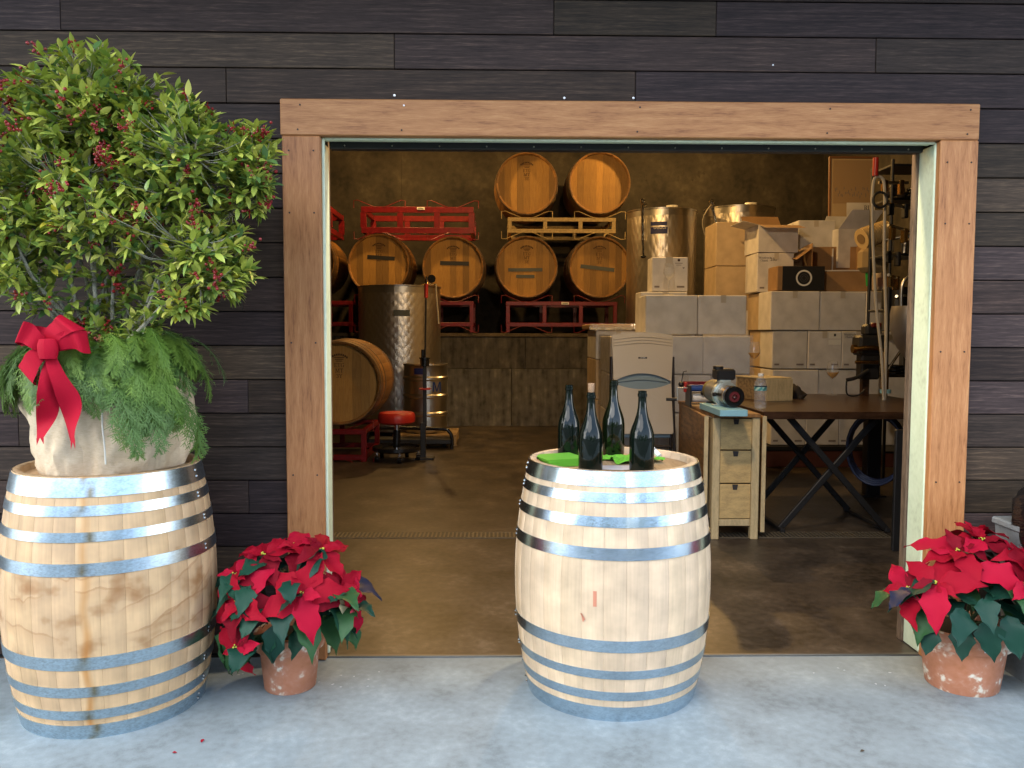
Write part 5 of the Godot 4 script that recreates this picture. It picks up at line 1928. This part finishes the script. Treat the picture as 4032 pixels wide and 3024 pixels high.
func work_tables() -> void:
	M.dark_frame = mat(lin(.035, .026, .022), .4, .5)
	folding_chair()
	var t := thing("drawer_table", "narrow drop-leaf table with three pale drawers, on end towards the door", "drop-leaf table", Vector3(1.592, 0, -5.92))
	var o := Vector3(-1.592, 0, 5.92)
	obj("table_top", boxm(Vector3(1.592, .838, -5.93) + o, Vector3(.322, .026, 1.06), .004), M.plywood_top if M.has("plywood_top") else M.leaf_board, t)
	for x in [1.4615, 1.7265]:
		for z in [-5.435, -6.42]:
			obj("leg", boxm(Vector3(x, .412, z) + o, Vector3(.051, .824, .05), .004), M.birch, t)
	obj("side_panel", boxm(Vector3(1.45, .47, -5.93) + o, Vector3(.018, .68, .93), .002), M.birch, t)
	obj("side_panel", boxm(Vector3(1.738, .47, -5.93) + o, Vector3(.018, .68, .93), .002), M.birch, t)
	obj("bottom_rail", boxm(Vector3(1.594, .112, -5.44) + o, Vector3(.213, .045, .035), .003), M.birch, t)
	obj("carcass_back", boxm(Vector3(1.594, .47, -5.6) + o, Vector3(.26, .66, .01), 0), M.backing, t)
	var ys := [[.606, .817], [.38, .601], [.138, .375]]
	for k in 3:
		var d := obj("drawer", boxm(Vector3(1.594, (ys[k][0] + ys[k][1]) / 2, -5.438) + o, Vector3(.211, ys[k][1] - ys[k][0] - .004, .03), .003), M.plywood_front, t)
		var s := S()
		var yt: float = ys[k][1] - .003
		prism(s, PackedVector2Array([Vector2(-.02, yt), Vector2(-.014, yt - .036), Vector2(.014, yt - .036), Vector2(.02, yt)]), -.003, .0012, X(Vector3(1.594, 0, -5.4225) + o))
		obj("finger_notch", s, M.ink, d)
	for side in 2:
		obj("drop_leaf", boxm(Vector3.ZERO, Vector3(.028, .79, 1.0), .004), M.leaf_board, t, X(Vector3([1.425, 1.793][side], .436, -5.95) + o, Vector3(0, [-.05, .0][side], 0)))
		obj("leaf_edge", boxm(Vector3.ZERO, Vector3(.0285, .79, .004), .001), M.birch, t, X(Vector3([1.4 , 1.793][side], .436, -5.449) + o))
	pump()
	labeller()
	# folding table
	t = thing("folding_table", "dark folding table with crossed black legs, at the right of the cellar", "folding table", Vector3(2.55, 0, -6.28))
	o = Vector3(-2.55, 0, 6.28)
	obj("table_top", boxm(Vector3(2.555, .833, -6.29) + o, Vector3(1.53, .052, 1.63), .004), M.table_top, t)
	for z in [-5.62, -6.24]:
		for lg in [[Vector3(2.02, .805, z), Vector3(2.725, .015, z)], [Vector3(2.655, .805, z - .035), Vector3(1.985, .015, z - .035)]]:
			var a: Vector3 = lg[0]
			var b: Vector3 = lg[1]
			var dv := b - a
			var bs := Basis(Vector3(0, 0, 1), atan2(dv.y, dv.x))
			obj("leg", boxm(Vector3.ZERO, Vector3(dv.length(), .042, .028), .004), M.black, t, Transform3D(bs, (a + b) / 2 + o))
	for x in [1.985, 2.725]:
		obj("floor_rail", boxm(Vector3(x, .016, -5.95) + o, Vector3(.034, .03, .72), .004), M.black, t)
	var w := thing("water_bottle", "clear plastic water bottle with a blue label, on the edge of the dark table", "water bottle", Vector3(1.828, .859, -5.66))
	var s := S(false)
	var pr := [Vector2(0, .004), Vector2(.03, 0), Vector2(.041, .008)]
	for k in 9:
		pr.append_array([Vector2(.0425, .02 + k * .0115), Vector2(.0405, .026 + k * .0115)])
	pr.append_array([Vector2(.043, .128), Vector2(.043, .165), Vector2(.04, .185), Vector2(.026, .215), Vector2(.0165, .225), Vector2(.0165, .232)])
	lathe(s, pr, 28)
	obj("body", s, M.water_plastic, w)
	s = S(false)
	lathe(s, [Vector2(.0438, .13), Vector2(.0438, .163)], 28)
	obj("label", s, label_mat(), w)
	s = S(false)
	cyl(s, Vector3(0, .23, 0), Vector3(0, .25, 0), .019, 18)
	obj("cap", s, M.white_print, w)
	var c := thing("wine_crate", "shallow pale wooden wine crate on the dark table, behind the water bottle", "wooden crate", Vector3(2.135, .859, -6.53), .34)
	obj("front_board", boxm(Vector3(0, .085, .19), Vector3(.25, .17, .016), .002), M.birch, c)
	obj("back_board", boxm(Vector3(0, .085, -.19), Vector3(.25, .17, .016), .002), M.birch, c)
	for x in [-.117, .117]:
		obj("side_board", boxm(Vector3(x, .085, 0), Vector3(.016, .168, .363), .002), M.wood_pale, c)
	obj("lid", boxm(Vector3(-.004, .177, -.006), Vector3(.252, .012, .39), .002), M.birch, c)
	wine_glass("wine glass with a little white wine, standing on the wooden crate", Vector3(2.06, 1.043, -6.56), true, 1.05)
	wine_glass("wine glass with amber wine, standing alone on the dark table", Vector3(2.862, .86, -6.95), true, 1.1)
	wine_glass("empty wine glass on the wrapped cartons, in front of the square white carton", Vector3(1.605, 1.746, -7.72), false, 1.12)
	var r := thing("dark_rag", "crumpled dark cloth on the table beside the wooden crate", "cloth", Vector3(2.42, .859, -6.6))
	s = S(false)
	var nz := FastNoiseLite.new()
	nz.frequency = 14.0
	lathe(s, [Vector2(0, .001), Vector2(.07, .001), Vector2(.075, .03), Vector2(.05, .08), Vector2(.02, .1), Vector2(0, .1)], 22, Transform3D(), 0, TAU, func(p: Vector3) -> Vector3: return p * (1.0 + nz.get_noise_3dv(p) * .5))
	obj("cloth", s, mat(lin(.03, .022, .016), .9), r)


func label_mat() -> StandardMaterial3D:
	var im := Image.create(64, 16, false, Image.FORMAT_RGB8)
	for x in 64:
		for y in 16:
			var c := Color(.2, .5, .62).lerp(Color(.85, .9, .92), .5 + .5 * sin(x * .55 + y * .3))
			if y < 3:
				c = Color(.05, .1, .2)
			elif (x * 7 + y * 3) % 11 < 3:
				c = Color(.3, .6, .35)
			im.set_pixel(x, y, c)
	return mat(Color.WHITE, .4, 0.0, ImageTexture.create_from_image(im))


func pump() -> void:
	var b := thing("pump_board", "pale blue board jutting over the front of the drawer table", "board", Vector3(1.515, .852, -5.48))
	obj("board", boxm(Vector3(0, .022, 0), Vector3(.18, .043, .54), .003), M.pale_blue, b)
	var p := thing("electric_pump", "small electric pump with a brass body and black box, on the blue board", "pump", Vector3(1.545, .896, -5.52))
	p.rotation.y = .06
	p.rotation.x = .03
	var y := .078
	var s := S(false)
	for k in 9:
		cyl(s, Vector3(0, y, -.06 - k * .02), Vector3(0, y, -.049 - k * .02), .08, 22)
	cyl(s, Vector3(0, y, -.24), Vector3(0, y, -.04), .07, 20)
	obj("finned_motor", s, M.motor if M.has("motor") else mat(lin(.3, .29, .26), .45, .7), p)
	s = S(false)
	cyl(s, Vector3(0, y, -.28), Vector3(0, y, -.24), .075, 20)
	obj("fan_cover", s, mat(lin(.16, .13, .03), .5), p)
	s = S(false)
	cyl(s, Vector3(0, y, -.035), Vector3(0, y, .0), .088, 26)
	cyl(s, Vector3(0, y, .0), Vector3(0, y, .012), .078, 26)
	obj("flange", s, mat(lin(.6, .68, .68), .3, .6), p)
	s = S(false)
	cyl(s, Vector3(0, y, .012), Vector3(0, y, .14), .064, 26)
	obj("brass_body", s, mat(lin(.34, .27, .18), .28, 1.0), p)
	s = S(false)
	cyl(s, Vector3(0, y, .14), Vector3(0, y, .172), .068, 28)
	var face := obj("face_ring", s, M.black_gloss, p)
	s = S(false)
	lathe(s, [Vector2(.0665, .0), Vector2(.0695, .0), Vector2(.0695, .012), Vector2(.0665, .012)], 30, X(Vector3(0, y, .132), Vector3(PI / 2, 0, 0)))
	lathe(s, [Vector2(.036, 0), Vector2(.041, 0), Vector2(.041, .003), Vector2(.036, .003), Vector2(.036, 0)], 28, X(Vector3(0, y, .172), Vector3(PI / 2, 0, 0)))
	lathe(s, [Vector2(.012, 0), Vector2(.017, 0), Vector2(.017, .004), Vector2(.012, .004), Vector2(.012, 0)], 20, X(Vector3(0, y, .172), Vector3(PI / 2, 0, 0)))
	ball(s, Vector3(0, y, .175), .006, 8)
	obj("bright_ring", s, M.chrome, face)
	s = S(false)
	cyl(s, Vector3(0, y, .1725), Vector3(0, y, .1738), .0355, 24)
	obj("red_disc", s, mat(lin(.12, .015, .02), .4), face)
	obj("terminal_box", boxm(Vector3(.01, y + .13, -.08), Vector3(.13, .075, .12), .012), M.black, p)
	s = S(false)
	cyl(s, Vector3(-.03, y + .165, -.08), Vector3(-.03, y + .185, -.08), .035, 16)
	obj("terminal_cap", s, M.black, p)
	obj("neck", boxm(Vector3(.005, y + .085, -.06), Vector3(.08, .03, .06), .003), mat(lin(.5, .58, .58), .4, .4), p)
	s = S()
	box(s, Vector3(-.06, .004, -.02), Vector3(.05, .008, .05), .002)
	box(s, Vector3(.06, .004, -.02), Vector3(.05, .008, .05), .002)
	box(s, Vector3(0, .012, -.02), Vector3(.12, .016, .05), .003)
	obj("mounting_foot", s, mat(lin(.5, .56, .56), .4, .5), p)
	for a in [PI, -PI / 2 - .2, PI * .52]:
		obj("clamp_knob", boxm(Vector3(sin(a) * .08, y + .0 + cos(a) * .0, .006), Vector3(.028, .026, .03), .005), M.black, p)


func labeller() -> void:
	var t := thing("bottle_labeller", "hand-cranked bottle labeller with a blue roller and red rail", "bottle labeller", Vector3(1.5, .852, -6.02), -.08)
	for x in [-.09, .12]:
		obj("side_plate", boxm(Vector3(x, .075, 0), Vector3(.01, .15, .24), .002), M.black, t)
	obj("red_rail", boxm(Vector3(.01, .155, -.115), Vector3(.25, .035, .02), .003), M.red_paint, t)
	obj("red_end", boxm(Vector3(-.1, .13, -.09), Vector3(.025, .075, .05), .003), M.red_seat, t)
	var s := S(false)
	cyl(s, Vector3(-.08, .125, -.02), Vector3(.11, .125, -.02), .028, 18)
	obj("blue_roller", s, M.blue, t)
	s = S(false)
	cyl(s, Vector3(-.07, .065, .04), Vector3(.1, .065, .04), .04, 20)
	obj("label_roll", s, M.white_print, t)
	s = S(false)
	cyl(s, Vector3(-.085, .1, .09), Vector3(.115, .1, .09), .006, 10)
	ball(s, Vector3(.0, .1, .09), .018, 8)
	cyl(s, Vector3(-.085, .02, .1), Vector3(.115, .02, .1), .005, 10)
	box(s, Vector3(.05, .022, .1), Vector3(.05, .03, .03), .005)
	obj("guide_rod", s, M.black, t)
	s = S(false)
	cyl(s, Vector3(-.165, .128, -.02), Vector3(-.085, .128, -.02), .005, 8)
	box(s, Vector3(-.168, .085, -.02), Vector3(.01, .1, .014), .002)
	obj("crank", s, M.steel, t)
	s = S(false)
	cyl(s, Vector3(-.25, .042, -.02), Vector3(-.172, .042, -.02), .012, 12)
	obj("crank_handle", s, M.black, t)
	s = S(false)
	tube(s, [Vector3(-.13, .15, -.1), Vector3(-.115, .245, -.1), Vector3(-.09, .25, -.1)], .004, 6)
	ball(s, Vector3(-.13, .15, -.1), .022, 8)
	obj("tension_arm", s, M.black, t)


# ---------------------------------------------------------------- the crowded right corner
func right_corner() -> void:
	var t := thing("corking_machine", "black bench corker with brass pipes at the right end of the dark table", "corking machine", Vector3(3.16, .859, -6.92))
	var s := S()
	box(s, Vector3(0, .43, 0), Vector3(.24, .17, .18), .02)
	box(s, Vector3(.02, .56, -.02), Vector3(.14, .1, .12), .02)
	box(s, Vector3(-.01, .25, 0), Vector3(.16, .22, .12), .015)
	obj("body", s, M.black, t)
	obj("red_cap", boxm(Vector3(.03, .6, .045), Vector3(.08, .04, .05), .01), mat(lin(.1, .008, .006), .4), t)
	s = S(false)
	tube(s, curve([Vector3(-.17, .40, .12), Vector3(-.02, .41, .12), Vector3(.06, .38, .12), Vector3(.08, .28, .12), Vector3(.08, .22, .12)]), .02, 10)
	cyl(s, Vector3(-.2, .4, .12), Vector3(-.17, .4, .12), .036, 14)
	obj("pipe", s, M.brass, t)
	s = S(false)
	cyl(s, Vector3(-.17, .29, .12), Vector3(.02, .29, .12), .014, 10)
	cyl(s, Vector3(.08, .06, .12), Vector3(.08, .22, .12), .034, 14)
	obj("lower_pipe", s, M.brass, t)
	s = S(false)
	tube(s, [Vector3(.1, .2, .1), Vector3(.24, .42, .1)], .012, 8)
	obj("lever", s, M.chrome, t)
	s = S(false)
	tube(s, curve([Vector3(-.05, .22, .1), Vector3(-.16, .16, .12), Vector3(-.24, .14, .12)]), .016, 8)
	tube(s, curve([Vector3(-.24, .13, .12), Vector3(-.23, .02, .12), Vector3(-.14, -.0 + .012, .12), Vector3(-.08, .06, .11)]), .007, 6)
	obj("handle_cord", s, M.black, t)
	s = S(false)
	cyl(s, Vector3(.09, .03, .12), Vector3(.09, .062, .12), .045, 16)
	obj("collar", s, M.pale_blue, t)
	obj("post", boxm(Vector3(-.02, .075, -.03), Vector3(.06, .15, .06), .004), M.table_top, t)
	var f := thing("steel_funnel", "large dull steel funnel hanging at the right, by the door post", "funnel", Vector3(3.22, 1.16, -6.3))
	s = S(false)
	lathe(s, [Vector2(.02, -.02), Vector2(.03, 0), Vector2(.12, .12), Vector2(.17, .26), Vector2(.175, .38), Vector2(.165, .44), Vector2(.16, .44), Vector2(.165, .27), Vector2(.11, .12), Vector2(0, .02)], 32)
	obj("cone", s, mat(lin(.3, .28, .27), .45, .9), f)
	s = S(false)
	tube(s, curve([Vector3(-.13, .42, .05), Vector3(-.12, .62, .05), Vector3(0, .68, .05), Vector3(.1, .6, .05), Vector3(.13, .42, .05)]), .012, 8)
	obj("bail", s, M.steel, f)
	# white hose over a hook
	var h := thing("white_hose", "off-white hose hanging in a long loop from a hook, in front of the shelf", "hose", Vector3(3.05, .9, -6.45))
	s = S(false)
	tube(s, curve([Vector3(-.12, 1.55, 0), Vector3(-.11, 1.25, .01), Vector3(-.07, .75, .01), Vector3(-.005, .3, 0), Vector3(.02, .05, -.01), Vector3(.03, -.08, -.01)]), .0115, 9)
	obj("strand", s, M.rope, h)
	s = S(false)
	tube(s, curve([Vector3(-.12, 1.55, 0), Vector3(-.1, 1.7, -.01), Vector3(-.03, 1.7, -.02), Vector3(-.01, 1.55, -.02), Vector3(0, 1.1, -.02), Vector3(.03, .6, -.02), Vector3(.04, .1, -.02), Vector3(.04, -.05, -.02)]), .012, 9)
	obj("strand", s, M.rope, h)
	s = S(false)
	cyl(s, Vector3(-.1, 1.72, 0), Vector3(-.1, 1.86, 0), .022, 12)
	obj("red_handle", s, M.red_seat, h)
	s = S(false)
	var ring := []
	for k in 25:
		ring.append(Vector3(-.07 + sin(TAU * k / 24) * .055, 1.53 + cos(TAU * k / 24) * .06, .03))
	tube(s, ring, .01, 8)
	obj("black_ring", s, M.black, h)
	# leaning poster board
	var p := thing("poster_board", "tan framed notice board with pinned sheets, leaning on the back right wall", "notice board", Vector3(4.12, 1.9, -9.55))
	p.rotation.x = -.04
	obj("board", boxm(Vector3(0, .76, 0), Vector3(.52, 1.52, .02), .003), mat(lin(.45, .33, .19), .8), p)
	obj("frame", boxm(Vector3(-.265, .76, .004), Vector3(.02, 1.54, .03), .003), mat(lin(.2, .09, .035), .6), p)
	obj("frame", boxm(Vector3(0, 1.535, .004), Vector3(.55, .02, .03), .003), mat(lin(.2, .09, .035), .6), p)
	var mp := obj("printed_sheet", boxm(Vector3(.01, 1.25, .0115), Vector3(.48, .5, .002), 0), mat(lin(.36, .24, .13), .8), p)
	for k in 26:
		obj("printed_mark", boxm(Vector3(-.2 + .017 * k, 1.07 + rng.randf() * .12, .013), Vector3(.008, rng.randf_range(.02, .05), .001), 0), M.ink_pale, mp)
	var sh := obj("printed_sheet", boxm(Vector3(.1, .72, .0118), Vector3(.33, .58, .002), 0), M.card_white, p)
	text("RIT", .05, M.ink, sh, X(Vector3(.19, .95, .0132)), "lettering", "Droid Serif")
	obj("photograph", boxm(Vector3(.02, .78, .0133), Vector3(.12, .16, .001), 0), M.ink, sh)
	obj("photograph_sky", boxm(Vector3(.02, .81, .0142), Vector3(.11, .035, .001), 0), mat(lin(.3, .27, .2), .7), sh)
	obj("photograph", boxm(Vector3(.01, .63, .0133), Vector3(.09, .08, .001), 0), M.ink, sh)
	for k in 6:
		obj("printed_line", boxm(Vector3(.18, .9 - k * .03, .0133), Vector3(.1, .006, .001), 0), M.ink_pale, sh)
	# spray bottle, roll, green clip
	var b := thing("spray_bottle", "white spray bottle with a red collar and trigger, on the top right cartons", "spray bottle", Vector3(3.86, 1.827, -8.3))
	s = S(false)
	lathe(s, [Vector2(0, 0), Vector2(.055, 0), Vector2(.06, .01), Vector2(.06, .14), Vector2(.045, .19), Vector2(.022, .24), Vector2(.02, .28)], 24)
	obj("body", s, mat(lin(.6, .5, .46), .4), b)
	s = S(false)
	cyl(s, Vector3(0, .275, 0), Vector3(0, .315, 0), .026, 16)
	obj("collar", s, M.red_seat, b)
	s = S()
	box(s, Vector3(-.015, .365, 0), Vector3(.11, .04, .032), .012)
	box(s, Vector3(0, .33, 0), Vector3(.035, .05, .03), .006)
	obj("spray_head", s, M.white_print, b)
	obj("trigger", boxm(Vector3(.045, .33, 0), Vector3(.014, .07, .02), .004), M.red_seat, b)
	obj("label", boxm(Vector3(0, .08, .0605), Vector3(.075, .09, .002), 0), mat(lin(.5, .3, .28), .6), b)
	b = thing("towel_roll", "thick tan roll of ribbed cloth beside the white hose", "cloth roll", Vector3(3.66, 2.2, -7.95))
	s = S(false)
	cyl(s, Vector3(-.15, .1, .02), Vector3(.12, .19, -.04), .1, 22)
	for k in 9:
		cyl(s, Vector3(-.12 + k * .026, .11 + k * .0087, .015 - k * .006), Vector3(-.105 + k * .026, .115 + k * .0087, .011 - k * .006), .104, 22)
	obj("roll", s, mat(lin(.5, .36, .17), .9), b)
	s = S(false)
	cyl(s, Vector3(-.157, .097, .022), Vector3(-.15, .1, .02), .05, 16)
	obj("core", s, mat(lin(.22, .14, .06), .9), b)
	obj("sack", boxm(Vector3(-.02, -.1, 0), Vector3(.26, .24, .2), .06), mat(lin(.28, .2, .1), .9), b)
	b = thing("green_bottle", "slim green plastic bottle neck-down under the tan cloth roll", "bottle", Vector3(3.6, 1.85, -7.95))
	s = S(false)
	lathe(s, [Vector2(0, 0), Vector2(.02, 0), Vector2(.024, .05), Vector2(.03, .12), Vector2(.035, .24), Vector2(0, .25)], 16)
	obj("body", s, M.green_plastic, b)
	# shelf with dark clutter
	var sf := thing("wire_shelf", "dark metal shelf rack crowded with tools, at the right behind the hose", "shelf rack", Vector3(3.86, 0, -7.6))
	for x in [-.32, .35]:
		for z in [-.2, .2]:
			s = S(false)
			cyl(s, Vector3(x, 0, z), Vector3(x, 2.95, z), .016, 8)
			obj("post", s, M.dark_steel if M.has("dark_steel") else M.black, sf)
	for y in [.3, 1.0, 1.6, 2.1, 2.6, 2.9]:
		obj("shelf", boxm(Vector3(.015, y, 0), Vector3(.69, .02, .42), .003), M.black, sf)
	var r := RandomNumberGenerator.new()
	r.seed = 4
	var kinds := [["coil of dark hose", 0], ["black tool case", 1], ["steel clamp", 2], ["dark bundle of fittings", 3]]
	var n := 0
	for y in [1.01, 1.61, 2.11, 2.61]:
		for k in 4:
			var kd: Array = kinds[(n + k) % 4]
			var lv: String = {1.01: "lowest stocked", 1.61: "second", 2.11: "third", 2.61: "highest"}[y]
			var c := thing("shelf_item", "%s on the %s shelf of the dark rack" % [kd[0], lv], kd[0].get_slice(" ", kd[0].get_slice_count(" ") - 1), Vector3(3.62 + k * .16, y, -7.48 + r.randf_range(-.06, .06)), r.randf_range(-.5, .5))
			s = S(false)
			match int(kd[1]):
				0:
					for q in 3:
						var pts := []
						for j in 17:
							pts.append(Vector3(sin(TAU * j / 16) * (.09 - q * .008), .02 + q * .03, cos(TAU * j / 16) * (.09 - q * .008)))
						tube(s, pts, .014, 7)
					obj("loops", s, M.black_gloss, c)
				1:
					box(s, Vector3(0, .1, 0), Vector3(.15, .2, .2), .015)
					obj("case", s, M.black, c)
					obj("latch", boxm(Vector3(0, .12, .102), Vector3(.04, .02, .006), .002), M.steel, c)
				2:
					cyl(s, Vector3(-.1, .13, 0), Vector3(.1, .16, 0), .016, 10)
					cyl(s, Vector3(-.06, .02, 0), Vector3(-.06, .14, 0), .03, 12)
					cyl(s, Vector3(.06, .0, .02), Vector3(.06, .12, .02), .035, 12)
					obj("clamp_bar", s, M.steel, c)
				3:
					for q in 7:
						ball(s, Vector3(r.randf_range(-.06, .06), r.randf_range(.03, .16), r.randf_range(-.06, .06)), r.randf_range(.03, .05), 8)
					obj("fittings", s, mat(lin(.06, .045, .035), .5, .4), c)
		n += 1
	# under the table
	b = thing("hose_coil", "coil of bluish clear hose hanging under the table end, by the door post", "hose coil", Vector3(2.86, .22, -6.1))
	s = S(false)
	for q in 7:
		var pts := []
		for j in 25:
			pts.append(Vector3((q - 3) * .016, .3 + cos(TAU * j / 24) * (.27 - .012 * (q % 3)), sin(TAU * j / 24) * .2))
		tube(s, pts, .012, 7)
	obj("loops", s, M.hose, b, X(Vector3.ZERO, Vector3(0, .9, 0)))
	b = thing("black_board", "tall narrow black board standing on the floor beside the right door post", "board", Vector3(2.6, 0, -5.12))
	obj("sheet", boxm(Vector3(0, .39, 0), Vector3(.16, .78, .03), .004), M.black, b)
	for k in 6:
		var pc := thing("pipe_clamp", "steel pipe clamp hanging right of the white hose, %s" % ["topmost of six", "second from the top", "third from the top", "fourth from the top", "fifth from the top", "lowest of six"][k], "clamp", Vector3(3.33 + .03 * (k % 3), 2.66 - k * .2, -6.95 + .04 * (k % 2)), .2 * k, "steel clamps by the hose")
		s = S(false)
		cyl(s, Vector3(-.12, .02 * (k % 3), 0), Vector3(.13, -.015 * (k % 2), 0), .013, 10)
		obj("bar", s, M.steel, pc)
		s = S()
		box(s, Vector3(-.07, -.03, 0), Vector3(.05, .1, .04), .006)
		box(s, Vector3(.07, -.04, .0), Vector3(.04, .12, .05), .006)
		obj("jaw", s, M.black if k % 2 else M.brass, pc)
	b = thing("black_post", "square black post standing behind the table's crossed legs", "post", Vector3(3.2, 0, -6.9))
	obj("shaft", boxm(Vector3(0, .4, 0), Vector3(.12, .8, .1), .006), M.black, b)
	obj("foot_plate", boxm(Vector3(0, .006, 0), Vector3(.2, .012, .16), .003), M.black, b)
